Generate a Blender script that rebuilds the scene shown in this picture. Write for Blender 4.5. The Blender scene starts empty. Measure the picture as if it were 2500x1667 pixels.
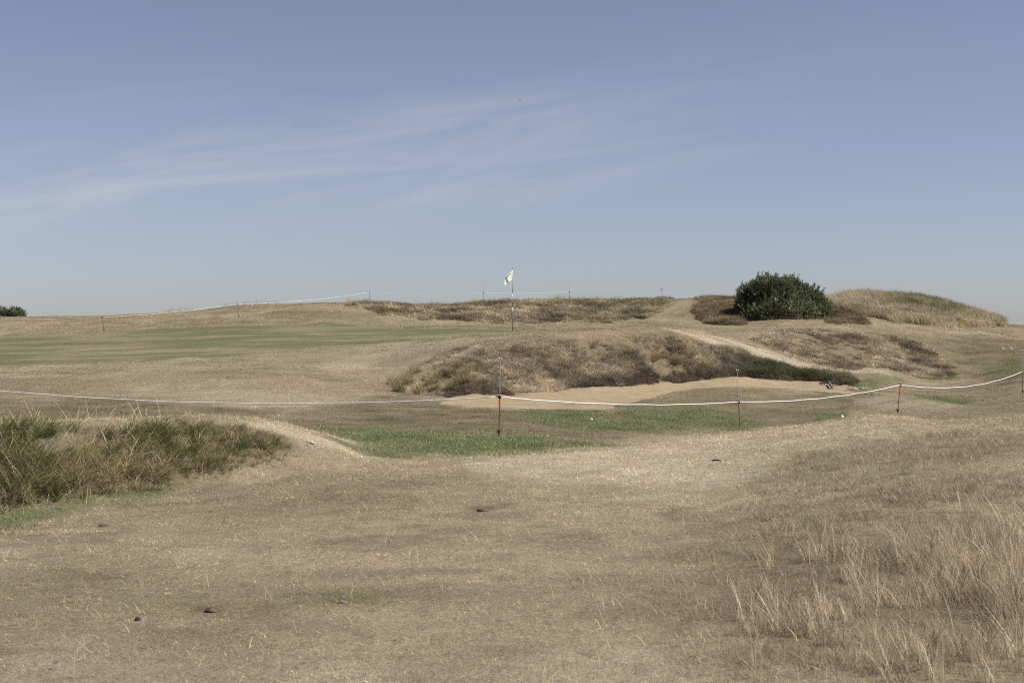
import bpy, math
import numpy as np
from mathutils import Vector, Matrix

rng = np.random.default_rng(11)
SC = bpy.context.scene
COL = SC.collection

# ------------------------------------------------------------------ camera
F = 3472.0            # focal length in photo pixels (50 mm on a 36 mm frame, 2500 px wide)
HZ = 785.0            # eye-level row of the photograph
ZC = 1.62             # eye height in metres
cam = bpy.data.cameras.new('camera')
cam.lens = 50; cam.sensor_width = 36; cam.clip_end = 12000; cam.clip_start = 0.1
cam.shift_y = -(833.5 - HZ) / 2500.0
cam.dof.use_dof = True; cam.dof.focus_distance = 22.0; cam.dof.aperture_fstop = 7.0
cam_o = bpy.data.objects.new('camera', cam)
cam_o.location = (0, 0, ZC); cam_o.rotation_euler = (math.pi / 2, 0, 0)
COL.objects.link(cam_o); SC.camera = cam_o

# ------------------------------------------------------------------ sky, sun, exposure
SUN_DIR = Vector((0.76, -0.15, 1.0)).normalized()     # towards the sun: right, a little behind the camera, high
elev = math.asin(SUN_DIR.z); azim = math.atan2(SUN_DIR.x, SUN_DIR.y)
W = bpy.data.worlds.new('World'); SC.world = W; W.use_nodes = True
nt = W.node_tree; nt.nodes.clear()
N = nt.nodes.new; Lk = nt.links.new
def wmath(op, a, b=None, clamp=False):
    n = N('ShaderNodeMath'); n.operation = op; n.use_clamp = clamp
    for i, v in enumerate((a, b)):
        if v is None: continue
        if isinstance(v, (int, float)): n.inputs[i].default_value = v
        else: Lk(v, n.inputs[i])
    return n.outputs[0]
sky = N('ShaderNodeTexSky'); sky.sky_type = 'NISHITA'; sky.sun_disc = False
sky.sun_elevation = elev; sky.sun_rotation = azim
sky.altitude = 0; sky.air_density = 0.8; sky.dust_density = 0.25; sky.ozone_density = 3.0
hsv = N('ShaderNodeHueSaturation'); hsv.inputs['Saturation'].default_value = 0.70
wb = N('ShaderNodeMix'); wb.data_type = 'RGBA'; wb.blend_type = 'MULTIPLY'; wb.inputs[0].default_value = 1; wb.inputs[7].default_value = (0.985, 0.97, 1.14, 1)   # the camera's white balance
Lk(sky.outputs[0], wb.inputs[6]); Lk(wb.outputs[2], hsv.inputs['Color'])
# thin cirrus: faint streaks rising to the right, thickest in the north-west, fading out elsewhere
tc = N('ShaderNodeTexCoord'); sep = N('ShaderNodeSeparateXYZ'); Lk(tc.outputs['Generated'], sep.inputs[0])
az = wmath('ARCTAN2', sep.outputs[0], sep.outputs[1])
hyp = wmath('SQRT', wmath('ADD', wmath('MULTIPLY', sep.outputs[0], sep.outputs[0]), wmath('MULTIPLY', sep.outputs[1], sep.outputs[1])))
el = wmath('DIVIDE', sep.outputs[2], wmath('MAXIMUM', hyp, 0.05))
TH = math.radians(9)
cu = wmath('ADD', wmath('MULTIPLY', az, math.cos(TH)), wmath('MULTIPLY', el, math.sin(TH)))
cv = wmath('SUBTRACT', wmath('MULTIPLY', el, math.cos(TH)), wmath('MULTIPLY', az, math.sin(TH)))
def cnoise(su, sv, det, rough, dist, off):
    c = N('ShaderNodeCombineXYZ'); Lk(wmath('MULTIPLY', cu, su), c.inputs[0]); Lk(wmath('MULTIPLY', cv, sv), c.inputs[1]); c.inputs[2].default_value = off
    n = N('ShaderNodeTexNoise'); n.inputs['Scale'].default_value = 1; n.inputs['Detail'].default_value = det; n.inputs['Roughness'].default_value = rough; n.inputs['Distortion'].default_value = dist
    Lk(c.outputs[0], n.inputs['Vector']); return n.outputs[0]
def lob(u0, v0, ru, rv):
    q = wmath('ADD', wmath('POWER', wmath('ABSOLUTE', wmath('DIVIDE', wmath('SUBTRACT', cu, u0), ru)), 2), wmath('POWER', wmath('ABSOLUTE', wmath('DIVIDE', wmath('SUBTRACT', cv, v0), rv)), 2))
    return wmath('POWER', 2.718, wmath('MULTIPLY', q, -1))
streak = wmath('MULTIPLY', wmath('SUBTRACT', cnoise(4.2, 34, 9, 0.6, 0.7, 13.3), 0.43), 3.6, True)
veil = cnoise(3, 11, 5, 0.55, 0.3, 7.7)
bank_ = wmath('ADD', lob(-0.11, 0.132, 0.22, 0.030), wmath('ADD', wmath('MULTIPLY', lob(-0.30, 0.135, 0.20, 0.05), 0.55), wmath('MULTIPLY', lob(-0.02, 0.095, 0.16, 0.016), 0.6)))
cl = wmath('ADD', wmath('MULTIPLY', wmath('MULTIPLY', streak, bank_), 0.58), wmath('MULTIPLY', wmath('MULTIPLY', veil, wmath('ADD', bank_, 0.12)), 0.26), True)
mixc = N('ShaderNodeMix'); mixc.data_type = 'RGBA'
Lk(cl, mixc.inputs[0]); Lk(hsv.outputs[0], mixc.inputs[6]); mixc.inputs[7].default_value = (6.6, 7.1, 7.9, 1)
bg = N('ShaderNodeBackground'); bg.inputs[1].default_value = 0.058
Lk(mixc.outputs[2], bg.inputs[0])
wo = N('ShaderNodeOutputWorld'); Lk(bg.outputs[0], wo.inputs[0])
sun = bpy.data.lights.new('sun', 'SUN'); sun.energy = 5.0; sun.angle = math.radians(0.53); sun.color = (1.0, 0.955, 0.895)
sun_o = bpy.data.objects.new('sun', sun); sun_o.rotation_euler = SUN_DIR.to_track_quat('Z', 'Y').to_euler(); sun_o.location = (20, -20, 60)
COL.objects.link(sun_o)
vs = SC.view_settings; vs.view_transform = 'Standard'; vs.look = 'None'; vs.gamma = 1; vs.use_curve_mapping = False
vs.exposure = 0.40
SC.render.engine = 'CYCLES'
SC.cycles.use_denoising = False; SC.cycles.filter_width = 1.15
SC.cycles.max_bounces = 5; SC.cycles.transparent_max_bounces = 6

# ------------------------------------------------------------------ numeric helpers
_perm = np.random.default_rng(5).random((256, 256))
def vnoise(x, y):
    ix = np.floor(x).astype(np.int64); iy = np.floor(y).astype(np.int64)
    fx = x - ix; fy = y - iy
    fx = fx * fx * (3 - 2 * fx); fy = fy * fy * (3 - 2 * fy)
    g = lambda a, b: _perm[a & 255, b & 255]
    return (g(ix, iy) * (1 - fx) + g(ix + 1, iy) * fx) * (1 - fy) + (g(ix, iy + 1) * (1 - fx) + g(ix + 1, iy + 1) * fx) * fy
def fbm(x, y, s, octs=4, off=0.0):
    v = 0; a = 1; t = 0
    for k in range(octs):
        v = v + a * vnoise(x / s + 17.3 * k + off, y / s - 9.1 * k + off * 1.7); t += a; a *= 0.55; s *= 0.5
    return v / t - 0.5
def sstep(a, b, x):   # a may exceed b: falling step
    t = np.clip((x - a) / (b - a), 0, 1); return t * t * (3 - 2 * t)
def pchip_slopes(x, y):
    """x, y: (..., K)"""
    h = np.diff(x, axis=-1); d = np.diff(y, axis=-1) / h
    w1 = 2 * h[..., 1:] + h[..., :-1]; w2 = h[..., 1:] + 2 * h[..., :-1]
    with np.errstate(divide='ignore', invalid='ignore'):
        m = (w1 + w2) / (w1 / d[..., :-1] + w2 / d[..., 1:])
    m = np.where(d[..., :-1] * d[..., 1:] > 0, m, 0.0)
    return np.concatenate([d[..., :1], m, d[..., -1:]], axis=-1)
def hermite(x, x0, x1, y0, y1, m0, m1):
    h = x1 - x0; t = np.clip((x - x0) / h, 0, 1); t2 = t * t; t3 = t2 * t
    return (2*t3-3*t2+1)*y0 + (t3-2*t2+t)*h*m0 + (-2*t3+3*t2)*y1 + (t3-t2)*h*m1
def pchip1(xk, yk, xq):
    xk = np.asarray(xk, float); yk = np.asarray(yk, float); m = pchip_slopes(xk, yk)
    xq = np.clip(xq, xk[0], xk[-1]); i = np.clip(np.searchsorted(xk, xq) - 1, 0, len(xk) - 2)
    return hermite(xq, xk[i], xk[i+1], yk[i], yk[i+1], m[i], m[i+1])

# ------------------------------------------------------------------ landform: crest, hollow and rim lines (column, distance, row -> height)
LINES = [
 [(-300,6.3,1667),(2800,6.3,1667)],
 [(-300,9.8,1352),(1200,9.8,1352),(1800,9.8,1340),(2500,9.8,1290),(2800,9.8,1275)],
 # foot of the left bank / near fairway / right slope
 [(-300,12.4,1275),(0,12.7,1268),(300,13.7,1224),(600,14.9,1172),(900,15.2,1150),(1220,15,1152),(1500,14.5,1160),(1800,14,1158),(2100,13.5,1128),(2500,13,1098),(2800,13,1085)],
 # near crest
 [(-300,14.9,1052),(0,15.0,1040),(300,15.5,1030),(600,16.5,1024),(680,16.8,1034),(750,17,1057),(820,17,1080),(900,17.2,1108),(1050,17.3,1112),(1220,17.3,1104),(1350,17.4,1097),(1500,17.8,1087),(1650,18.6,1064),(1800,19.2,1052),(1950,19.6,1038),(2050,20,1022),(2120,20,1013),(2200,20,1019),(2280,19.5,1036),(2360,18.6,1036),(2500,17.6,1026),(2800,17,1018)],
 # hollow behind it
 [(-300,20,1036),(0,20.2,1030),(300,20.5,1028),(600,21,1036),(750,20.6,1056),(900,20,1066),(1220,20.2,1061),(1500,21.3,1072),(1650,22.3,1076),(1805,23.4,1062),(2000,24.2,1046),(2197,26.8,1009),(2350,27,1008),(2500,27,1006),(2800,27,1005)],
 [(-300,23,1008),(0,23.2,1004),(300,23.4,1004),(600,23.6,1010),(750,23.4,1024),(900,23,1034),(1220,23,1032),(1400,23.5,1040),(1500,24.3,1034),(1650,25.4,1026),(1805,26.2,1020),(2000,27.4,1002),(2197,28.8,988),(2350,28.8,995),(2500,28.8,990),(2800,28.8,990)],
 # lip in front of the sand, low mound at the right
 [(-300,26.5,978),(0,26.5,977),(300,26.6,976),(600,26.8,979),(900,27.5,990),(1100,28,992),(1220,28.2,990),(1350,28.2,994),(1480,28.3,993),(1560,29,980),(1630,29.8,961),(1700,30.6,949),(1800,31,945),(1900,31.8,950),(2000,32.4,957),(2090,32.6,962),(2150,31.6,966),(2225,31.2,968),(2290,31,978),(2350,31,984),(2500,31,976),(2800,31,972)],
 # sand floor / slope / dip
 [(-300,30,943),(0,30,941),(300,30,939),(600,30.2,937),(900,30.8,950),(1000,31,962),(1080,30.6,974),(1220,30.6,984),(1350,30.8,987),(1500,31.8,984),(1700,33.8,966),(1800,35,955),(1900,35.6,956),(2000,35.8,954),(2080,35.4,956),(2150,34.2,966),(2225,34,972),(2350,34,976),(2500,34.6,962),(2800,34.6,955)],
 # back edge of the sand
 [(-300,33,920),(0,33,918),(300,33,914),(600,33,910),(900,33,925),(1000,32.6,948),(1080,32.3,966),(1220,32.6,962),(1350,33.6,957),(1500,35,942),(1600,36.2,936),(1700,37.2,930),(1780,38,918),(1830,38.2,921),(1900,38.4,928),(2000,38.4,934),(2080,37.4,944),(2150,36.6,953),(2225,37,955),(2350,37.2,955),(2500,37.4,940),(2800,37.4,930)],
 # top of the little scarp above the sand
 [(-300,33.5,917),(0,33.5,915),(300,33.5,911),(600,33.5,907),(900,33.5,920),(1000,33,940),(1080,32.7,955),(1220,33,946),(1350,34,938),(1500,35.4,922),(1600,36.6,914),(1700,37.6,908),(1780,38.5,902),(1830,38.6,904),(1900,38.8,908),(2000,38.8,918),(2080,37.9,932),(2150,37.1,947),(2225,37.6,951),(2350,37.7,952),(2500,37.9,935),(2800,37.9,925)],
 # rim of the bunker / front of the green
 [(-300,38,896),(0,38.2,888),(300,38.7,878),(600,40,861),(900,41,846),(1050,38.2,842),(1220,36.6,830),(1350,36.9,814),(1500,38.0,805),(1620,39,803),(1700,39.8,817),(1800,40.7,850),(1900,41.1,880),(2000,41.0,902),(2090,40.6,908),(2150,40.8,900),(2200,41,912),(2250,41,925),(2350,41.4,930),(2500,42.5,906),(2800,42.5,895)],
 [(-300,44.2,866),(0,44.2,862),(300,44.2,852),(600,44.2,840),(900,44.6,833),(1050,44.4,827),(1220,44.2,818),(1350,44.3,809),(1500,44.6,803.5),(1620,45,803),(1700,44.6,812),(1800,44.2,834),(1900,44,862),(2000,43.6,892),(2090,43.4,908),(2200,43.8,922),(2300,44.2,925),(2350,44.6,922),(2500,45,895),(2800,45,880)],
 [(-300,48,848),(0,48,846),(300,48,836),(600,48,825),(900,48,818),(1220,48,810.5),(1350,48,806),(1500,48,807),(1620,48,807),(1700,48,806),(1800,48,812),(1900,48,825),(2000,48,842),(2090,48,856),(2200,48,872),(2300,48,886),(2350,48,892),(2500,48,876),(2800,48,860)],
 [(-300,51.4,834),(0,51.4,832),(300,51.4,820),(600,51.4,808),(900,51.4,805),(1220,51.4,804),(1350,51.4,803),(1500,51.4,803),(1700,51.4,803),(1800,51.4,806),(1900,51.4,804),(2000,51.4,811),(2090,51.4,818),(2200,51.4,830),(2300,51.4,848),(2350,51.4,856),(2500,51.4,850),(2800,51.4,840)],
 # foot of the far ridge
 [(-300,54.5,825),(0,54.5,820),(150,54.5,812),(300,54.8,803),(450,55.5,797),(600,56,792),(900,56.5,796),(1220,57.5,797),(1500,57.5,794),(1700,57,797),(1800,56,799),(1850,56,794),(1903,56,789),(2000,56,791),(2090,56,795),(2200,56,800),(2350,56.5,811),(2450,56.5,822),(2500,56.5,828),(2800,56.5,815)],
 # scarp / ridge shoulder
 [(-300,65,780),(0,65,779),(150,65,778),(250,65,775),(300,65,772),(450,65,763),(580,65,751),(700,65,746),(800,65,742),(903,66,742),(1000,66,749),(1080,66,751),(1180,66,743),(1300,66,741),(1400,66,744),(1500,66,741),(1600,66,734),(1700,65,731),(1800,65,730),(1900,65,740),(2000,65,746),(2050,65,744),(2100,65,742),(2200,65,746),(2280,65,756),(2350,65,774),(2420,65,790),(2470,65,797),(2500,65,799),(2800,65,797)],
 [(-300,77,776),(0,77,774.5),(150,77,773),(250,77,772),(300,77,769),(450,77,762),(580,77,748),(700,77,744),(800,77,741),(903,77,742),(1000,77,750),(1080,77,752),(1180,77,741),(1300,77,731),(1400,77,729),(1500,77,732),(1600,77,733),(1700,77,731),(1800,77,731),(1900,77,736),(2000,77,738),(2050,77,735),(2100,77,731),(2200,77,735),(2280,77,745),(2350,77,764),(2420,77,785),(2470,77,793),(2500,794-717,794),(2800,77,792)],
]
PXG = np.arange(-320., 2821., 4.)
KD = []; KH = []
ker = np.exp(-0.5 * (np.arange(-6, 7) / 2.6) ** 2); ker /= ker.sum()
def smooth(a):
    return np.convolve(np.pad(a, 6, mode='edge'), ker, mode='valid')
for Lx in LINES:
    a = np.array(Lx, float); h = (a[:, 2] - HZ) / F * a[:, 1]
    KD.append(smooth(pchip1(a[:, 0], a[:, 1], PXG))); KH.append(smooth(pchip1(a[:, 0], h, PXG)))
one = np.ones_like(PXG)
KD = [-400*one, -5*one, 2*one] + KD + [110*one, 420*one, 5200*one]
KH = [2.2*one, 1.62*one, 1.62*one] + KH + [1.2*one, 9*one, 130*one]
KD = np.array(KD); KH = np.array(KH)          # (K, npx)
KM = pchip_slopes(KD.T, KH.T).T

# pixel-space outlines turned into positions on the ground (with the distance range they belong to)
def inpoly(px, py, pts):
    """signed distance (px) to a closed outline, positive inside"""
    P = np.array(pts, float); Q = np.roll(P, -1, axis=0)
    d2 = np.full(px.shape, 1e18); ins = np.zeros(px.shape, bool)
    for (ax, ay), (bx, by) in zip(P, Q):
        ex, ey = bx - ax, by - ay
        t = np.clip(((px - ax) * ex + (py - ay) * ey) / (ex*ex + ey*ey + 1e-9), 0, 1)
        d2 = np.minimum(d2, (px - ax - t*ex)**2 + (py - ay - t*ey)**2)
        c = ((ay > py) != (by > py)) & (px < (bx - ax) * (py - ay) / (by - ay + 1e-12) + ax)
        ins ^= c
    return np.where(ins, 1, -1) * np.sqrt(d2)
SAND = [(1075,985),(1100,972),(1165,961),(1215,964),(1260,961),(1340,957),(1400,948),(1440,945),(1510,943),(1560,937),(1640,933),(1700,931),(1760,923),(1790,917),(1830,921),(1880,926),(1950,930),(1985,928),(2050,935),(2085,944),(2096,953),(2080,962),(2000,966),(1900,964),(1800,960),(1700,972),(1600,990),(1540,990),(1480,997),(1400,999),(1330,998),(1220,994),(1140,993)]
def sand_sd(px, py, Y):
    s = inpoly(px, py, SAND)
    # hidden floor behind the lip belongs to the sand too
    floor_d = np.interp(px, PXG, KD[3+7]); lip_d = np.interp(px, PXG, KD[3+6])
    hid = (px > 1560) & (px < 2085) & (Y > lip_d + 0.55) & (Y < floor_d + 0.6)
    s = np.where((px > 1500) & (Y < lip_d + 0.45), np.minimum(s, (Y - lip_d - 0.45) * 25), s)
    s = np.where(hid, np.maximum(s, np.minimum((Y - lip_d - 0.55) * 20, 8)), s)
    s = np.minimum(s, (Y - 27.3) * 40)
    return np.where((Y > 26.6) & (Y < 39.2), s, -60.0)

def hfield(x, Y, raw=False):
    """ground height at world x, Y"""
    x = np.asarray(x, float); Y = np.asarray(Y, float)
    px = 1250 + F * np.clip(x / np.maximum(Y, 2.0), -0.452, 0.452)
    i = np.clip((px - PXG[0]) / 4.0, 0, len(PXG) - 1.001); i0 = i.astype(int); fr = i - i0
    z = np.empty_like(px)
    for s in range(0, px.size, 60000):
        sl = slice(s, s + 60000)
        a, f = i0.ravel()[sl], fr.ravel()[sl]
        D = KD[:, a] * (1 - f) + KD[:, a+1] * f; H = KH[:, a] * (1 - f) + KH[:, a+1] * f; M = KM[:, a] * (1 - f) + KM[:, a+1] * f
        q = np.clip(Y.ravel()[sl], D[0], D[-1] - 1e-6)
        k = np.clip((D <= q).sum(axis=0) - 1, 0, len(D) - 2); c = np.arange(q.size)
        z.ravel()[sl] = ZC - hermite(q, D[k, c], D[k+1, c], H[k, c], H[k+1, c], M[k, c], M[k+1, c])
    if raw: return z
    py = HZ - (z - ZC) / np.maximum(Y, 2) * F
    r = masks(px, py, Y, only_rough=True)
    z = z + 0.05 * fbm(x, Y, 2.2, 3) * sstep(5, 12, Y) + 0.034 * fbm(x, Y, 0.5, 2, 3.0) + 0.012 * fbm(x, Y, 0.16, 2, 13.0)
    crest = np.where((Y > 33) & (Y < 44), np.interp(py, [806, 850], [0.12, 1.0]), 1.0)
    z = z + crest * r * (0.34 * fbm(x, Y, 1.2, 3, 7.0) + 0.14 * fbm(x, Y, 0.4, 2, 2.0)) * sstep(9, 18, Y)
    # rabbit scrape in the slope before the sand
    x0, y0 = RAB
    g = np.exp(-(((x - x0) / 0.17)**2 + ((Y - y0) / 0.30)**2))
    g2 = np.exp(-(((x - x0 - 0.05) / 0.26)**2 + ((Y - y0 + 0.55) / 0.30)**2))
    return z - 0.24 * g + 0.05 * g2
RAB = ((1500 - 1250) / F * 26.3, 26.3)

R_FACE = [(1000,950),(1030,968),(1060,978),(1090,972),(1165,963),(1260,963),(1340,959),(1440,947),(1560,939),(1700,933),(1760,925),(1790,919),(1880,928),(1985,930),(2050,937),(2090,950),(2110,945),(2085,922),(2000,903),(1900,880),(1800,850),(1700,822),(1620,815),(1500,815),(1350,823),(1250,833),(1150,846),(1080,862),(1030,885),(1005,920)]
R_BOWL = [(1840,826),(1900,815),(2000,813),(2100,815),(2190,826),(2265,850),(2315,888),(2335,912),(2290,922),(2220,926),(2150,908),(2060,906),(1990,890),(1910,862)]
R_SCARP = [(855,744),(950,744),(1050,750),(1180,741),(1300,739),(1500,739),(1600,731),(1632,735),(1605,755),(1560,778),(1450,786),(1250,786),(1100,780),(1000,772),(900,758)]
R_SCRUB = [(1705,735),(1760,727),(1815,727),(1815,792),(1730,787),(1690,765)]
R_SCRUB2 = [(2020,748),(2070,752),(2105,775),(2115,792),(2020,793)]
R_DUNE = [(2025,745),(2060,728),(2120,716),(2200,720),(2280,730),(2350,750),(2420,776),(2450,795),(2380,797),(2280,795),(2180,785),(2110,768),(2060,754)]
R_BANK = [(-320,1066),(0,1052),(200,1043),(450,1038),(600,1046),(690,1070),(725,1092),(700,1112),(580,1140),(400,1176),(200,1212),(0,1236),(-320,1262)]
R_FORE = [(2830,1040),(2500,1046),(2300,1052),(2120,1072),(1980,1105),(1830,1190),(1740,1330),(1640,1480),(1590,1690),(2830,1690)]
R_LONG = [(1790,1530),(1920,1410),(2100,1340),(2500,1300),(2830,1310),(2830,1560),(2350,1610),(2000,1640),(1830,1600)]
G_GREEN = [(-320,906),(0,893),(150,888),(300,882),(500,872),(700,858),(850,846),(1000,833),(1120,822),(1230,814),(1330,808),(1300,803),(1230,802),(1100,802),(950,797),(800,792),(620,795),(500,797),(350,803),(200,812),(0,823),(-320,832)]
G_L1 = [(770,1046),(900,1040),(1080,1052),(1230,1058),(1350,1072),(1480,1084),(1530,1091),(1400,1102),(1250,1108),(1130,1118),(1000,1120),(900,1096)]
G_L2 = [(1290,1002),(1380,994),(1500,998),(1580,984),(1660,988),(1760,1000),(1840,1018),(1850,1036),(1800,1052),(1600,1056),(1400,1048),(1300,1028)]
G_L3 = [(1960,1022),(2010,1008),(2090,1010),(2070,1022),(2020,1034),(1960,1034)]
G_L4 = [(2225,962),(2290,968),(2370,975),(2360,986),(2290,986),(2240,976)]
G_L5 = [(2235,912),(2330,908),(2345,920),(2280,930),(2230,924)]
G_L6 = [(-320,1340),(-320,1200),(200,1195),(440,1165),(480,1172),(360,1205),(200,1248),(0,1306)]
G_L7 = [(2100,935),(2170,915),(2200,930),(2150,958),(2090,965)]
G_L8 = [(2380,890),(2450,880),(2510,890),(2500,910),(2400,915)]
P_PATH = [(1615,801),(1700,806),(1800,831),(1900,866),(2000,894),(2090,903),(2160,898),(2172,905),(2080,912),(2000,909),(1900,887),(1800,858),(1700,822),(1640,810)]
P_NEAR = [(1180,1120),(1350,1105),(1500,1092),(1650,1075),(1800,1060),(1950,1047),(2050,1032),(2130,1024),(2280,1042),(2500,1037),(2500,1046),(2300,1052),(2120,1072),(1980,1105),(1850,1165),(1700,1200),(1400,1190),(1150,1160)]
P_BANK = [(-320,1042),(0,1044),(300,1030),(600,1026),(700,1036),(780,1066),(850,1095),(780,1090),(690,1060),(600,1042),(300,1040),(0,1052),(-320,1064)]
P_SHOULDER = [(780,880),(880,850),(1000,838),(1100,832),(1050,848),(960,870),(900,905),(820,915)]
P_MOUND = [(2090,990),(2100,968),(2225,969),(2350,990),(2300,1000),(2150,1000)]
D_LEFT = [(-320,1035),(-320,975),(0,975),(250,970),(450,985),(650,1000),(700,1020),(600,1026),(300,1028),(0,1040)]
D_RIGHT = [(2180,830),(2350,820),(2520,830),(2520,940),(2420,930),(2340,900),(2250,850)]
D_RIDGE = [(640,760),(740,752),(820,765),(760,785),(650,780)]
D_FRONT = [(700,1005),(880,975),(960,950),(1040,965),(1085,985),(1350,996),(1500,994),(1600,968),(1700,950),(1800,946),(2000,958),(2110,962),(2160,985),(2060,1012),(1900,1045),(1700,1058),(1500,1066),(1250,1062),(1000,1048),(750,1040)]
D_RLOW = [(2080,1000),(2200,970),(2350,940),(2520,915),(2520,1015),(2350,1025),(2200,1015)]
D_FORE = [(-320,1300),(300,1330),(620,1450),(800,1690),(-320,1690)]
D_MID = [(1100,1045),(1300,1010),(1500,1060),(1620,1068),(1550,1088),(1400,1072),(1250,1060)]
WARP = [None]
def soft(px, py, Y, pts, f, y0, y1):
    m = np.zeros(px.shape); P = np.array(pts)
    if WARP[0] is not None and len(WARP[0][0]) == len(px):
        px = px + WARP[0][0] * min(f, 14) / 14; py = py + WARP[0][1] * min(f, 16)
    k = (px > P[:, 0].min() - f*2) & (px < P[:, 0].max() + f*2) & (py > P[:, 1].min() - f*2) & (py < P[:, 1].max() + f*2) & (Y > y0) & (Y < y1)
    if k.any(): m[k] = sstep(-f, f, inpoly(px[k], py[k], pts))
    return m
def masks(px, py, Y, only_rough=False):
    M = {}
    xw = (px - 1250) / F * Y; q = F / np.maximum(Y, 5)
    WARP[0] = (np.clip(0.9 * fbm(xw, Y, 1.3, 3, 31.) * q, -60, 60), 2.4 * fbm(xw, Y * 0.5, 0.8, 3, 37.))
    M['face'] = soft(px, py, Y, R_FACE, 9, 31.2, 43)
    M['bowl'] = soft(px, py, Y, R_BOWL, 9, 42.2, 52.5)
    M['scarp'] = soft(px, py, Y, R_SCARP, 7, 57.5, 70)
    M['scrub'] = np.maximum(soft(px, py, Y, R_SCRUB, 7, 56.5, 68), soft(px, py, Y, R_SCRUB2, 6, 56.5, 68))
    M['dune'] = soft(px, py, Y, R_DUNE, 5, 57.5, 80)
    M['bank'] = soft(px, py, Y, R_BANK, 24, 10.5, 17.5)
    path = soft(px, py, Y, P_PATH, 4, 39, 53)
    for kk in ('face', 'bowl'): M[kk] = M[kk] * (1 - path)
    r = M['face'] + M['bowl'] + M['scarp'] + M['scrub'] + M['dune'] + 0.6 * M['bank']
    M['rough'] = np.clip(r, 0, 1)
    if only_rough: return M['rough']
    M['fore'] = soft(px, py, Y, R_FORE, 150, 3, 20)
    M['long'] = soft(px, py, Y, R_LONG, 95, 3, 14)
    M['green'] = soft(px, py, Y, G_GREEN, 6, 36, 58)
    M['lush'] = np.clip(soft(px, py, Y, G_L1, 16, 16.9, 22.5) + soft(px, py, Y, G_L2, 15, 20, 29) + 0.9*soft(px, py, Y, G_L3, 8, 21, 28)
        + 0.8*soft(px, py, Y, G_L4, 6, 30.5, 37) + 0.9*soft(px, py, Y, G_L5, 5, 41, 47) + soft(px, py, Y, G_L6, 26, 9, 15)
        + 0.55*soft(px, py, Y, G_L7, 9, 32, 40) + 0.4*soft(px, py, Y, G_L8, 9, 38, 48), 0, 1)
    M['pale'] = np.clip(0.85 * path + 0.8*soft(px, py, Y, P_NEAR, 22, 13, 21) + 0.8*soft(px, py, Y, P_BANK, 8, 14, 18)
        + 0.22*soft(px, py, Y, P_SHOULDER, 20, 32, 46) + 0.35*soft(px, py, Y, P_MOUND, 9, 26, 33), 0, 1)
    M['dark'] = np.clip(1.3*soft(px, py, Y, D_LEFT, 14, 18, 30) + 1.2*soft(px, py, Y, D_RIGHT, 22, 38, 56) + 0.5*soft(px, py, Y, D_RIDGE, 14, 55, 70) + 0.5*soft(px, py, Y, D_MID, 12, 17.5, 27) + 1.2*soft(px, py, Y, D_FRONT, 14, 18.5, 34) + 0.7*soft(px, py, Y, D_RLOW, 16, 21, 42), 0, 1.2)
    return M
def proj(x, Y, z):
    q = np.maximum(Y, 2.0)
    return 1250 + F * np.clip(x / q, -0.452, 0.452), HZ - (z - ZC) / q * F
def lerp(c, col, m):
    return c * (1 - m[:, None]) + np.array(col) * m[:, None]
DRY = (0.350, 0.285, 0.188); PALE = (0.50, 0.425, 0.305); BROWN = (0.195, 0.15, 0.10); OLIVE = (0.15, 0.14, 0.077); LUSH = (0.145, 0.16, 0.078)
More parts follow.
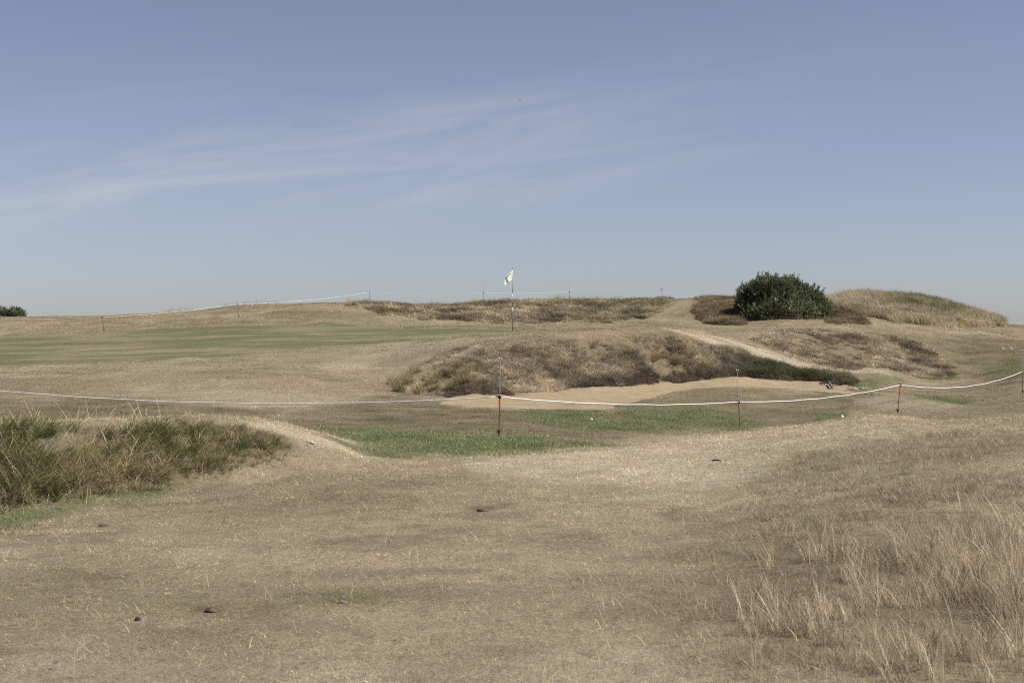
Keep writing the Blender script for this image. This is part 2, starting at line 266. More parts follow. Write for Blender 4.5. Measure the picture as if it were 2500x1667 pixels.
def ground_col(x, Y, z):
    px, py = proj(x, Y, z); M = masks(px, py, Y)
    n1 = fbm(x, Y, 3.0, 4); n2 = fbm(x, Y, 0.7, 3, 4.0); n3 = fbm(x * 0.35, Y, 0.9, 3, 8.0)
    c = np.tile(np.array(DRY), (x.size, 1))
    c = lerp(c, PALE, np.clip(1.9 * n1 + 1.3 * n2, 0, 0.6))
    c = lerp(c, BROWN, np.clip(-1.9 * n1 - 1.6 * n3, 0, 0.6))
    c = lerp(c, OLIVE, np.clip(fbm(x, Y, 2.0, 3, 21.0) * 2.0 - 0.15, 0, 0.4))
    c = lerp(c, (0.20, 0.15, 0.10), np.clip(-2.6 * fbm(x, Y, 0.45, 3, 91.) - 0.1, 0, 0.55) * sstep(21, 17, Y))      # worn, thin spots
    c = lerp(c, (0.235, 0.185, 0.118), 0.42 * sstep(18.5, 24, Y))      # browner, closer-grazed turf beyond the hollow
    c = lerp(c, BROWN, 0.38 * soft(px, py, Y, D_FORE, 150, 4, 13) * np.clip(1 + 2.0 * n1, 0.2, 1.4))  # brown left foreground turf, deepened in part to paint lens vignetting
    c = lerp(c, (0.165, 0.14, 0.085), 0.70 * M['dark'] * np.clip(1 + 1.5 * n2, 0.3, 1.3))
    c = lerp(c, PALE, M['pale'] * np.clip(0.85 + 1.2 * n2, 0, 1))
    c = lerp(c, OLIVE, np.clip(M['green'] * (0.92 + 1.5 * n3 + 0.9 * n1), 0, 1))
    c = lerp(c, (0.095, 0.108, 0.048), np.clip(M['green'] * (0.25 + 2.0 * n3 + 0.3 * n2), 0, 0.6))
    c = lerp(c, LUSH, np.clip(M['lush'] * (1.0 + 1.8 * n2 + 1.0 * n1), 0, 1))
    rg = np.clip(M['rough'] * np.interp(px, [990, 1290], [0.35, 1.0]) + 0.5 * M['fore'], 0, 1)
    c = lerp(c, (0.17, 0.13, 0.08), 0.6 * rg)
    c = lerp(c, (0.13, 0.11, 0.06), 0.7 * M['bank'])
    g = np.exp(-(((x - RAB[0] - 0.04) / 0.32)**2 + ((Y - RAB[1] + 0.35) / 0.55)**2))
    c = lerp(c, (0.24, 0.165, 0.11), np.clip(1.3 * g, 0, 1))
    for (sx, sy, w) in SCRAPES:
        Ys = 1.62 * F / (sy - HZ); xs = (sx - 1250) / F * Ys
        c = lerp(c, (0.2, 0.14, 0.1), np.clip(1.2 * np.exp(-(((x - xs) / w)**2 + ((Y - Ys) / (w * 0.9))**2)), 0, 0.9))
    for (sx, sy, wx, wy, a) in GREENISH:
        Ys = 1.62 * F / (sy - HZ); xs = (sx - 1250) / F * Ys
        c = lerp(c, (0.12, 0.125, 0.052), np.clip(a * np.exp(-(((x - xs) / wx)**2 + ((Y - Ys) / wy)**2)) * (0.9 + 2.2 * n2), 0, 0.8))
    return c, M
SCRAPES = [(510,1491,0.10),(838,1472,0.09),(1185,1247,0.14),(745,1455,0.05)]
GREENISH = [(480,1480,0.45,0.4,0.35),(830,1460,0.4,0.4,0.5),(130,1430,0.5,0.9,0.5),(900,1230,1.6,1.5,0.25),(2050,1180,0.9,1.8,0.35)]

# ------------------------------------------------------------------ materials
def new_mat(name):
    m = bpy.data.materials.new(name); m.use_nodes = True; t = m.node_tree; t.nodes.clear(); return m, t
def plain(name, col, rough=0.6, metal=0.0, noise=0.12, scale=40.0, spec=0.4):
    m, t = new_mat(name); A = t.nodes.new; L = t.links.new
    p = A('ShaderNodeBsdfPrincipled'); p.inputs['Roughness'].default_value = rough; p.inputs['Metallic'].default_value = metal
    p.inputs['Specular IOR Level'].default_value = spec
    tcx = A('ShaderNodeTexCoord'); nz = A('ShaderNodeTexNoise'); nz.inputs['Scale'].default_value = scale; nz.inputs['Detail'].default_value = 4
    L(tcx.outputs['Object'], nz.inputs['Vector'])
    mx = A('ShaderNodeMix'); mx.data_type = 'RGBA'
    mx.inputs[6].default_value = (*[c * (1 - noise) for c in col], 1); mx.inputs[7].default_value = (*[min(1, c * (1 + noise)) for c in col], 1)
    L(nz.outputs[0], mx.inputs[0]); L(mx.outputs[2], p.inputs['Base Color'])
    o = A('ShaderNodeOutputMaterial'); L(p.outputs[0], o.inputs[0]); return m
def ground_mat():
    m, t = new_mat('dry_links_turf'); A = t.nodes.new; L = t.links.new
    at = A('ShaderNodeAttribute'); at.attribute_name = 'col'
    geo = A('ShaderNodeNewGeometry')
    def noise(scale, det, rough=0.6, stretch=None):
        n = A('ShaderNodeTexNoise'); n.inputs['Scale'].default_value = scale; n.inputs['Detail'].default_value = det; n.inputs['Roughness'].default_value = rough
        if stretch:
            mpx = A('ShaderNodeMapping'); mpx.inputs['Scale'].default_value = stretch; L(geo.outputs['Position'], mpx.inputs['Vector']); L(mpx.outputs[0], n.inputs['Vector'])
        else: L(geo.outputs['Position'], n.inputs['Vector'])
        return n.outputs[0]
    def mth(op, a, b):
        n = A('ShaderNodeMath'); n.operation = op
        for i, v in enumerate((a, b)):
            if isinstance(v, (int, float)): n.inputs[i].default_value = v
            else: L(v, n.inputs[i])
        return n.outputs[0]
    fine = noise(38, 5, 0.75); mid = noise(7, 4, 0.65); blade = noise(120, 3, 0.7)
    f = mth('ADD', mth('MULTIPLY', fine, 2.0), mth('ADD', mth('MULTIPLY', mid, 0.7), mth('MULTIPLY', blade, 1.1)))
    f = mth('MAXIMUM', mth('SUBTRACT', f, 0.92), 0.25)
    mul = A('ShaderNodeMix'); mul.data_type = 'RGBA'; mul.blend_type = 'MULTIPLY'; mul.inputs[0].default_value = 1
    cmb = A('ShaderNodeCombineColor'); L(f, cmb.inputs[0]); L(f, cmb.inputs[1]); L(f, cmb.inputs[2])
    L(at.outputs['Color'], mul.inputs[6]); L(cmb.outputs[0], mul.inputs[7])
    p = A('ShaderNodeBsdfPrincipled'); p.inputs['Roughness'].default_value = 0.95; p.inputs['Specular IOR Level'].default_value = 0.1
    L(mul.outputs[2], p.inputs['Base Color'])
    b = A('ShaderNodeBump'); b.inputs['Strength'].default_value = 0.8; b.inputs['Distance'].default_value = 0.03
    L(mth('ADD', fine, mth('MULTIPLY', mid, 1.2)), b.inputs['Height']); L(b.outputs[0], p.inputs['Normal'])
    o = A('ShaderNodeOutputMaterial'); L(p.outputs[0], o.inputs[0]); return m
def sand_mat():
    m, t = new_mat('bunker_sand'); A = t.nodes.new; L = t.links.new
    geo = A('ShaderNodeNewGeometry')
    n = A('ShaderNodeTexNoise'); n.inputs['Scale'].default_value = 2.2; n.inputs['Detail'].default_value = 6; L(geo.outputs['Position'], n.inputs['Vector'])
    n2_ = A('ShaderNodeTexNoise'); n2_.inputs['Scale'].default_value = 22; n2_.inputs['Detail'].default_value = 5; n2_.inputs['Roughness'].default_value = 0.7; L(geo.outputs['Position'], n2_.inputs['Vector'])
    r = A('ShaderNodeValToRGB'); r.color_ramp.elements[0].color = (0.25, 0.192, 0.118, 1); r.color_ramp.elements[1].color = (0.315, 0.25, 0.162, 1)
    r.color_ramp.elements[0].position = 0.3; r.color_ramp.elements[1].position = 0.7; L(n.outputs[0], r.inputs[0])
    v = A('ShaderNodeTexVoronoi'); v.inputs['Scale'].default_value = 9; L(geo.outputs['Position'], v.inputs['Vector'])
    lt = A('ShaderNodeMath'); lt.operation = 'LESS_THAN'; lt.inputs[1].default_value = 0.085; L(v.outputs['Distance'], lt.inputs[0])
    n3_ = A('ShaderNodeTexNoise'); n3_.inputs['Scale'].default_value = 0.9; L(geo.outputs['Position'], n3_.inputs['Vector'])
    gt = A('ShaderNodeMath'); gt.operation = 'GREATER_THAN'; gt.inputs[1].default_value = 0.5; L(n3_.outputs[0], gt.inputs[0])
    an = A('ShaderNodeMath'); an.operation = 'MULTIPLY'; L(lt.outputs[0], an.inputs[0]); L(gt.outputs[0], an.inputs[1])
    mx = A('ShaderNodeMix'); mx.data_type = 'RGBA'; L(an.outputs[0], mx.inputs[0]); L(r.outputs[0], mx.inputs[6]); mx.inputs[7].default_value = (0.16, 0.11, 0.07, 1)
    p = A('ShaderNodeBsdfPrincipled'); p.inputs['Roughness'].default_value = 0.95; p.inputs['Specular IOR Level'].default_value = 0.1; L(mx.outputs[2], p.inputs['Base Color'])
    b = A('ShaderNodeBump'); b.inputs['Strength'].default_value = 0.7; b.inputs['Distance'].default_value = 0.03; L(n2_.outputs[0], b.inputs['Height']); L(b.outputs[0], p.inputs['Normal'])
    o = A('ShaderNodeOutputMaterial'); L(p.outputs[0], o.inputs[0]); return m
def grass_mat(name, trans=0.3):
    m, t = new_mat(name); A = t.nodes.new; L = t.links.new
    a1 = A('ShaderNodeAttribute'); a1.attribute_name = 'col'
    a2 = A('ShaderNodeAttribute'); a2.attribute_name = 'tint'; a2.attribute_type = 'INSTANCER'
    mul = A('ShaderNodeMix'); mul.data_type = 'RGBA'; mul.blend_type = 'MULTIPLY'; mul.inputs[0].default_value = 1
    L(a1.outputs['Color'], mul.inputs[6]); L(a2.outputs['Color'], mul.inputs[7])
    d = A('ShaderNodeBsdfDiffuse'); tr = A('ShaderNodeBsdfTranslucent'); L(mul.outputs[2], d.inputs[0]); L(mul.outputs[2], tr.inputs[0])
    mx = A('ShaderNodeMixShader'); mx.inputs[0].default_value = trans; L(d.outputs[0], mx.inputs[1]); L(tr.outputs[0], mx.inputs[2])
    o = A('ShaderNodeOutputMaterial'); L(mx.outputs[0], o.inputs[0]); return m
GRASS = grass_mat('grass_blades')

# ------------------------------------------------------------------ object helpers
def mesh_obj(name, V, Fc, mat=None, parent=None, smooth_=False, link=True):
    me = bpy.data.meshes.new(name); me.from_pydata([tuple(v) for v in V], [], [tuple(f) for f in Fc]); me.update()
    if mat: me.materials.append(mat)
    if smooth_: me.polygons.foreach_set('use_smooth', [True] * len(me.polygons))
    o = bpy.data.objects.new(name, me)
    if link: COL.objects.link(o)
    if parent: o.parent = parent
    return o
def fast_mesh(name, V, tris):
    V = np.asarray(V, np.float32); T = np.asarray(tris, np.int32); k = T.shape[1]
    me = bpy.data.meshes.new(name); me.vertices.add(len(V)); me.vertices.foreach_set('co', V.ravel())
    me.loops.add(T.size); me.loops.foreach_set('vertex_index', T.ravel())
    me.polygons.add(len(T)); me.polygons.foreach_set('loop_start', np.arange(0, T.size, k, dtype=np.int32)); me.polygons.foreach_set('loop_total', np.full(len(T), k, np.int32))
    me.update(calc_edges=True); return me
def set_col(me, c, name='col'):
    a = me.attributes.new(name, 'FLOAT_COLOR', 'POINT'); c = np.asarray(c, np.float32)
    a.data.foreach_set('color', np.concatenate([c, np.ones((len(c), 1), np.float32)], axis=1).ravel())
def tag(o, label=None, cat=None, group=None, kind=None):
    if label: o['label'] = label
    if cat: o['category'] = cat
    if group: o['group'] = group
    if kind: o['kind'] = kind
    return o
def empty(name, loc, rot=(0, 0, 0)):
    o = bpy.data.objects.new(name, None); o.location = loc; o.rotation_euler = rot; o.empty_display_size = 0.1; COL.objects.link(o); return o
def tube(pts, r, n=8, cap=True):
    """swept tube; r scalar or list"""
    P = [Vector(p) for p in pts]; R = r if isinstance(r, (list, tuple)) else [r] * len(P)
    V = []; Fc = []; up = None
    for i, p in enumerate(P):
        t = (P[min(i+1, len(P)-1)] - P[max(i-1, 0)]).normalized()
        if up is None: up = Vector((1, 0, 0)) if abs(t.x) < 0.9 else Vector((0, 1, 0))
        a = (up - t * up.dot(t)).normalized(); b = t.cross(a); up = a
        for k in range(n):
            an = 2 * math.pi * k / n; V.append(p + (a * math.cos(an) + b * math.sin(an)) * R[i])
    for i in range(len(P) - 1):
        for k in range(n):
            Fc.append((i*n+k, i*n+(k+1) % n, (i+1)*n+(k+1) % n, (i+1)*n+k))
    if cap: Fc.append(tuple(range(n-1, -1, -1))); Fc.append(tuple((len(P)-1)*n + k for k in range(n)))
    return V, Fc
def merge(*parts):
    V = []; Fc = []
    for v, f in parts:
        b = len(V); V += list(v); Fc += [tuple(i + b for i in q) for q in f]
    return V, Fc
def boxm(x0, x1, y0, y1, z0, z1):
    V = [(x, y, z) for z in (z0, z1) for (x, y) in ((x0, y0), (x1, y0), (x1, y1), (x0, y1))]
    return V, [(3,2,1,0),(4,5,6,7),(0,1,5,4),(1,2,6,5),(2,3,7,6),(3,0,4,7)]
def raycast(px, py, y0=4.0, y1=85.0):
    """first ground point seen at a photo pixel within a distance range"""
    Y = np.linspace(y0, y1, 6000); x = (px - 1250) / F * Y; zr = ZC - (py - HZ) / F * Y
    hit = np.nonzero(hfield(x, Y) >= zr)[0]
    i = hit[0] if len(hit) else len(Y) - 1
    return Vector((x[i], Y[i], float(hfield(np.array([x[i]]), np.array([Y[i]]))[0])))
def at(px, py, Y):
    return Vector(((px - 1250) / F * Y, Y, ZC - (py - HZ) / F * Y))
def gz(x, Y): return float(hfield(np.array([x]), np.array([Y]))[0])

# ------------------------------------------------------------------ ground sheet
rows = np.concatenate([-np.geomspace(400, 6, 16), np.linspace(-4, 4, 12), np.geomspace(4.25, 90, 730)[:], np.geomspace(93, 5000, 46)])
ud = np.linspace(-0.40, 0.40, 640)
uo = np.geomspace(0.41, 3.2, 26)
cols = np.concatenate([-uo[::-1], ud, uo])
wY = np.where(rows > 4, rows, 4 + 0.6 * np.maximum(4 - rows, 0))
X = cols[None, :] * wY[:, None]; YY = np.repeat(rows[:, None], len(cols), axis=1)
x_, y_ = X.ravel(), YY.ravel()
z_ = hfield(x_, y_)
px_, py_ = proj(x_, y_, z_)
ssd = sand_sd(px_, py_, y_)
zg = z_ - 0.10 * sstep(4.0, 12.0, ssd)
nr, nc = X.shape
idx = np.arange(nr * nc).reshape(nr, nc)
quads = np.stack([idx[:-1, :-1].ravel(), idx[:-1, 1:].ravel(), idx[1:, 1:].ravel(), idx[1:, :-1].ravel()], axis=1)
me = fast_mesh('ground', np.stack([x_, y_, zg], axis=1), quads)
gc, gM = ground_col(x_, y_, z_)
gc = gc * (1 - 0.22 * (1 - gM['green'])[:, None] * sstep(3, 5, y_)[:, None])     # soil and thatch under the grass
gc = lerp(gc, (0.30, 0.23, 0.145), sstep(-4, 2, ssd))
set_col(me, gc); me.materials.append(ground_mat())
me.polygons.foreach_set('use_smooth', np.ones(len(quads), bool))
ground = bpy.data.objects.new('ground', me); COL.objects.link(ground)
tag(ground, 'dry undulating golf course ground with parched turf, hollows and raised green', 'ground', kind='structure')
# ------------------------------------------------------------------ bunker sand
sy = np.geomspace(26.9, 39.2, 270); su = np.linspace((1060 - 1250) / F, (2110 - 1250) / F, 420)
SX = su[None, :] * sy[:, None]; SY = np.repeat(sy[:, None], len(su), axis=1)
sx_, sy_ = SX.ravel(), SY.ravel(); sz = hfield(sx_, sy_); spx, spy = proj(sx_, sy_, sz); sd = sand_sd(spx, spy, sy_)
edge = fbm(sx_, sy_, 0.5, 3, 11.0) * 5
szs = sz + np.where(sd + edge > 0, 0.012, 0.012 + np.clip((sd + edge) * 0.02, -0.14, 0)) + 0.02 * fbm(sx_, sy_, 0.5, 3, 5.0) + 0.012 * fbm(sx_, sy_, 0.12, 2, 6.0)
keep = (sd > -12).reshape(SX.shape)
si = np.arange(SX.size).reshape(SX.shape)
kq = keep[:-1, :-1] & keep[:-1, 1:] & keep[1:, :-1] & keep[1:, 1:]
sq = np.stack([si[:-1, :-1][kq], si[:-1, 1:][kq], si[1:, 1:][kq], si[1:, :-1][kq]], axis=1)
used = np.unique(sq); remap = np.full(SX.size, -1); remap[used] = np.arange(len(used))
me = fast_mesh('bunker_sand', np.stack([sx_, sy_, szs], axis=1)[used], remap[sq]); me.materials.append(sand_mat())
me.polygons.foreach_set('use_smooth', np.ones(len(sq), bool))
sand = bpy.data.objects.new('bunker_sand', me); COL.objects.link(sand)
tag(sand, 'tan sand floor of the bunker below the rough grass face', 'sand', kind='structure')

# ------------------------------------------------------------------ grass: blade tufts scattered over the ground
def tuft(n, radius, h, width, lean, curl, segs=2, seed=0, var=0.25, bias=(0, 0), wide=None):
    """unlinked prototype: n tapered bent blades; colours vary from blade to blade"""
    g = np.random.default_rng(seed); V = []; T = []; C = []
    for b in range(n):
        rr = radius * math.sqrt(g.random()); a = g.random() * 2 * math.pi; bx, by = rr * math.cos(a), rr * math.sin(a)
        L = g.uniform(h[0], h[1]); w = g.uniform(*width) if isinstance(width, tuple) else width
        da = g.random() * 2 * math.pi; ln = g.uniform(lean[0], lean[1])
        dx, dy = math.cos(da) * ln + bias[0], math.sin(da) * ln + bias[1]
        d = Vector((dx, dy, 1)).normalized(); p = Vector((bx, by, -0.01)); sdv = Vector((math.cos(g.random()*6.28), math.sin(g.random()*6.28), 0))
        cu = g.uniform(*curl); base = len(V); tone = 1 + g.uniform(-var, var); hue = g.uniform(-0.03, 0.03)
        c = (tone * (1 + hue), tone, tone * (1 - hue))
        for s in range(segs):
            ww = w * (1 - 0.55 * s / segs)
            V.append(p - sdv * ww / 2); V.append(p + sdv * ww / 2); C += [c, c]
            p = p + d * (L / segs); d = (d + Vector((dx, dy, 0)).normalized() * cu * (1 if ln > 0 else 0) - Vector((0, 0, 0.6 * cu))).normalized()
        V.append(p); C.append(c)
        for s in range(segs - 1):
            q = base + 2*s; T += [(q, q+1, q+3), (q, q+3, q+2)]
        q = base + 2*(segs-1); T.append((q, q+1, q+2))
    me = fast_mesh('tuft', [tuple(v) for v in V], T); set_col(me, C); me.materials.append(GRASS)
    return bpy.data.objects.new('tuft', me)

def euler_from(nrm, spin):
    """euler XYZ turning +Z to nrm after a spin about Z"""
    nz = nrm / np.linalg.norm(nrm, axis=1, keepdims=True)
    xa = np.stack([np.cos(spin), np.sin(spin), np.zeros_like(spin)], 1)
    xa -= nz * (xa * nz).sum(1, keepdims=True); xa /= np.linalg.norm(xa, axis=1, keepdims=True)
    ya = np.cross(nz, xa)
    return np.stack([np.arctan2(ya[:, 2], nz[:, 2]), -np.arcsin(np.clip(xa[:, 2], -1, 1)), np.arctan2(xa[:, 1], xa[:, 0])], 1)
def normals(x, Y, e=0.12):
    dx = (hfield(x + e, Y) - hfield(x - e, Y)) / (2*e); dy = (hfield(x, Y + e) - hfield(x, Y - e)) / (2*e)
    return np.stack([-dx, -dy, np.ones_like(dx)], 1)
def scatter(name, protos, P, rot, scl, tint, label, cat):
    me = bpy.data.meshes.new(name); n = len(P)
    me.vertices.add(n); me.vertices.foreach_set('co', np.asarray(P, np.float32).ravel())
    a = me.attributes.new('rot', 'FLOAT_VECTOR', 'POINT'); a.data.foreach_set('vector', np.asarray(rot, np.float32).ravel())
    a = me.attributes.new('scl', 'FLOAT_VECTOR', 'POINT'); a.data.foreach_set('vector', np.asarray(scl, np.float32).ravel())
    a = me.attributes.new('kind', 'INT', 'POINT'); a.data.foreach_set('value', rng.integers(0, len(protos), n).astype(np.int32))
    set_col(me, np.clip(tint, 0, 1), 'tint'); me.materials.append(GRASS); me.update()
    o = bpy.data.objects.new(name, me); COL.objects.link(o)
    ng = bpy.data.node_groups.new(name + '_scatter', 'GeometryNodeTree')
    ng.interface.new_socket('Geometry', in_out='INPUT', socket_type='NodeSocketGeometry'); ng.interface.new_socket('Geometry', in_out='OUTPUT', socket_type='NodeSocketGeometry')
    A = ng.nodes.new; L = ng.links.new
    gi = A('NodeGroupInput'); go = A('NodeGroupOutput'); iop = A('GeometryNodeInstanceOnPoints'); jn = A('GeometryNodeJoinGeometry')
    for p in protos:
        oi = A('GeometryNodeObjectInfo'); oi.inputs['Object'].default_value = p; oi.inputs['As Instance'].default_value = True; L(oi.outputs['Geometry'], jn.inputs[0])
    def na(nm, dt):
        q = A('GeometryNodeInputNamedAttribute'); q.data_type = dt; q.inputs['Name'].default_value = nm
        return [s for s in q.outputs if s.enabled and s.name == 'Attribute'][0]
    e2r = A('FunctionNodeEulerToRotation'); L(na('rot', 'FLOAT_VECTOR'), e2r.inputs[0])
    L(gi.outputs[0], iop.inputs['Points']); L(jn.outputs[0], iop.inputs['Instance']); iop.inputs['Pick Instance'].default_value = True
    L(na('kind', 'INT'), iop.inputs['Instance Index']); L(e2r.outputs[0], iop.inputs['Rotation']); L(na('scl', 'FLOAT_VECTOR'), iop.inputs['Scale'])
    L(iop.outputs[0], go.inputs[0])
    md = o.modifiers.new('scatter', 'NODES'); md.node_group = ng
    return tag(o, label, cat, kind='stuff')
def sample(n, y0, y1, u0=-0.43, u1=0.43):
    Y = np.sqrt(rng.uniform(y0*y0, y1*y1, n)); x = rng.uniform(u0, u1, n) * Y; z = hfield(x, Y)
    return x, Y, z
def jitter(c, a=0.16, h=0.025):
    t = 1 + rng.uniform(-a, a, (len(c), 1)); hh = rng.uniform(-h, h, (len(c), 1)); return c * t * np.concatenate([1 + hh, np.ones_like(hh), 1 - hh], 1)
def sc3(s, zf=1.0): return np.stack([s, s, s * zf], 1)

def not_sand(x, Y, z):
    px, py = proj(x, Y, z); return sand_sd(px, py, Y) < -2

# 1 parched short turf, near
pr = [tuft(48, 0.085, (0.010, 0.038), (0.003, 0.006), (0.4, 2.6), (0.0, 0.4), 2, 100 + k, 0.55) for k in range(6)]
x, Y, z = sample(44000, 4.3, 20.5); c, M = ground_col(x, Y, z)
k = (M['bank'] < 0.75) & (rng.random(len(x)) < np.clip(1.05 + 3.0 * fbm(x, Y, 0.45, 3, 91.), 0.15, 1)); x, Y, z, c = x[k], Y[k], z[k], c[k]; lush = M['lush'][k]
n_ = 0.5 * fbm(x, Y, 0.30, 2, 77.) + 0.7 * fbm(x, Y, 0.12, 2, 78.)
s = rng.uniform(0.7, 1.35, len(x)) * np.interp(Y, [4, 9, 20], [0.95, 1.05, 1.6]) * (1 + 0.5 * n_); zf = 1 + 0.4 * lush
scatter('dry_turf', pr, np.stack([x, Y, z - 0.006], 1), euler_from(normals(x, Y), rng.uniform(0, 6.28, len(x))), np.stack([s, s, s*zf], 1), jitter(c * (1.52 + 1.8 * n_)[:, None], 0.30, 0.03),
        'short parched turf of the near fairway in the foreground', 'grass')
# 2 parched short turf, middle distance
pr = [tuft(34, 0.20, (0.02, 0.06), (0.010, 0.022), (0.3, 1.8), (0.0, 0.4), 1, 200 + k, 0.5) for k in range(5)]
x, Y, z = sample(52000, 19.5, 79); c, M = ground_col(x, Y, z)
k = (M['rough'] < 0.7) & (M['green'] < 0.5) & not_sand(x, Y, z); x, Y, z, c = x[k], Y[k], z[k], c[k]
n_ = fbm(x, Y, 0.6, 3, 79.)
s = rng.uniform(0.6, 1.35, len(x)) * np.interp(Y, [20, 60], [0.8, 1.2]); zf = np.interp(Y, [20, 60], [0.5, 0.6])
scatter('parched_turf', pr, np.stack([x, Y, z], 1), euler_from(normals(x, Y), rng.uniform(0, 6.28, len(x))), np.stack([s, s, s*zf], 1), jitter(c * (1.18 + 1.1 * n_)[:, None], 0.34, 0.05),
        'short parched turf on the slopes and hollows round the green', 'grass')
# 3 wispy standing stalks over the near turf
pr = [tuft(5, 0.10, (0.05, 0.15), (0.0022, 0.0036), (0.1, 0.9), (0.0, 0.35), 3, 300 + k, 0.2) for k in range(6)]
x, Y, z = sample(5200, 4.3, 19.5); px, py = proj(x, Y, z); M = masks(px, py, Y)
prob = 0.18 + 0.5 * sstep(900, 1700, px) + 0.4 * np.clip(fbm(x, Y, 1.2, 3, 30.) * 4, 0, 1) - 0.8 * M['lush']
k = rng.random(len(x)) < prob; x, Y, z = x[k], Y[k], z[k]
s = rng.uniform(0.6, 1.2, len(x))
scatter('dry_stalks', pr, np.stack([x, Y, z], 1), euler_from(np.tile([0, 0, 1.], (len(x), 1)), rng.uniform(0, 6.28, len(x))), sc3(s), jitter(np.tile([0.56, 0.46, 0.31], (len(x), 1)), 0.2),
        'thin pale dry stalks standing above the foreground turf', 'grass')
pr = [tuft(5, 0.14, (0.05, 0.15), (0.0026, 0.0042), (2.5, 6.0), (0.0, 0.1), 2, 340 + k, 0.25) for k in range(6)]
x, Y, z = sample(9000, 4.3, 19.5); px, py = proj(x, Y, z); M = masks(px, py, Y)
k = (rng.random(len(x)) < 0.75 - 0.7 * M['lush']) & (M['bank'] < 0.5); x, Y, z = x[k], Y[k], z[k]
scatter('fallen_straw', pr, np.stack([x, Y, z + 0.014], 1), euler_from(normals(x, Y), rng.uniform(0, 6.28, len(x))), sc3(rng.uniform(0.3, 0.75, len(x))), jitter(np.tile([0.44, 0.37, 0.26], (len(x), 1)), 0.3),
        'fallen straw lying matted over the foreground turf', 'grass')
# 4 right foreground rough
pr = [tuft(40, 0.13, (0.04, 0.15), (0.0025, 0.0048), (0.1, 1.3), (0.0, 0.3), 3, 400 + k, 0.5, (-0.08, 0)) for k in range(6)]
x, Y, z = sample(15000, 4.3, 19.5, 0.05, 0.43); px, py = proj(x, Y, z); M = masks(px, py, Y)
cl_ = fbm(x, Y, 0.8, 3, 41.)
k = rng.random(len(x)) < np.clip(M['fore'] * (0.42 + 1.6 * cl_) + 0.35 * M['long'], 0.02 * M['fore'], 1); fo_ = M['fore'][k]; x, Y, z, cl_ = x[k], Y[k], z[k], cl_[k]
gr = np.clip(fbm(x, Y, 1.3, 3, 44.) * 3 - 0.1, 0, 1)
c = lerp(np.tile([0.45, 0.38, 0.27], (len(x), 1)), (0.27, 0.215, 0.15), np.clip(rng.uniform(-0.7, 1, len(x)) - cl_, 0, 1)); c = lerp(c, (0.27, 0.25, 0.13), gr * 0.6)
s = rng.uniform(0.5, 1.2, len(x)) * (0.8 + 0.7 * cl_) * (0.3 + 0.5 * fo_)
scatter('tawny_rough', pr, np.stack([x, Y, z], 1), euler_from(np.tile([0, 0, 1.], (len(x), 1)), rng.uniform(-0.6, 0.6, len(x))), sc3(s), jitter(c, 0.22),
        'tawny ankle-high rough grass on the right foreground slope', 'grass')
# 5 long blond tussocks in the right corner
pr = [tuft(30, 0.10, (0.12, 0.42), (0.003, 0.0058), (0.03, 0.6), (0.0, 0.16), 3, 500 + k, 0.5, (-0.14, 0.0)) for k in range(6)]
x, Y, z = sample(5200, 4.6, 13, 0.1, 0.43); px, py = proj(x, Y, z); M = masks(px, py, Y); cl_ = fbm(x, Y, 0.7, 3, 51.)
k = rng.random(len(x)) < M['long'] * np.clip(0.40 + 2.2 * cl_, 0.02, 1); x, Y, z, cl_ = x[k], Y[k], z[k], cl_[k]
s = rng.uniform(0.4, 0.85, len(x)) * (0.9 + 0.6 * cl_)
c = lerp(np.tile([0.60, 0.51, 0.365], (len(x), 1)), (0.34, 0.265, 0.18), np.clip(rng.uniform(-1.0, 1.0, len(x)), 0, 1))
scatter('blond_tussocks', pr, np.stack([x, Y, z], 1), euler_from(np.tile([0, 0, 1.], (len(x), 1)), rng.uniform(-1.5, 1.5, len(x))), sc3(s), jitter(c, 0.3),
        'long blond dry grass tussocks in the right foreground corner', 'grass')
# 6 green tussocks on the left bank
pr = [tuft(46, 0.10, (0.18, 0.52), (0.006, 0.013), (0.1, 0.9), (0.05, 0.45), 4, 600 + k, 0.6, (0.30, -0.1)) for k in range(7)]
x, Y, z = sample(6500, 10.5, 17.5, -0.43, -0.12); px, py = proj(x, Y, z); M = masks(px, py, Y); cl_ = fbm(x, Y, 0.9, 3, 61.)
k = rng.random(len(x)) < M['bank'] * np.clip(0.7 + 2.2 * cl_, 0.1, 1); x, Y, z, cl_, px = x[k], Y[k], z[k], cl_[k], px[k]; bm = M['bank'][k]
gr = np.clip(1.0 - px / 1100 + 2.6 * fbm(x, Y, 0.7, 3, 66.) - np.where(rng.random(len(x)) < 0.3, 0.8, 0), 0, 1)
c = lerp(np.tile([0.46, 0.375, 0.235], (len(x), 1)), (0.165, 0.18, 0.07), gr)
s = rng.uniform(0.55, 1.1, len(x)) * (0.85 + 0.5 * cl_) * np.interp(px, [0, 400, 720], [0.85, 0.7, 0.38]) * (0.3 + 0.7 * bm)
scatter('green_tussocks', pr, np.stack([x, Y, z - 0.01], 1), euler_from(np.tile([0, 0, 1.], (len(x), 1)), rng.uniform(-0.6, 0.6, len(x))), sc3(s), jitter(c, 0.25),
        'dark green and straw tussock grass on the left foreground bank', 'grass')
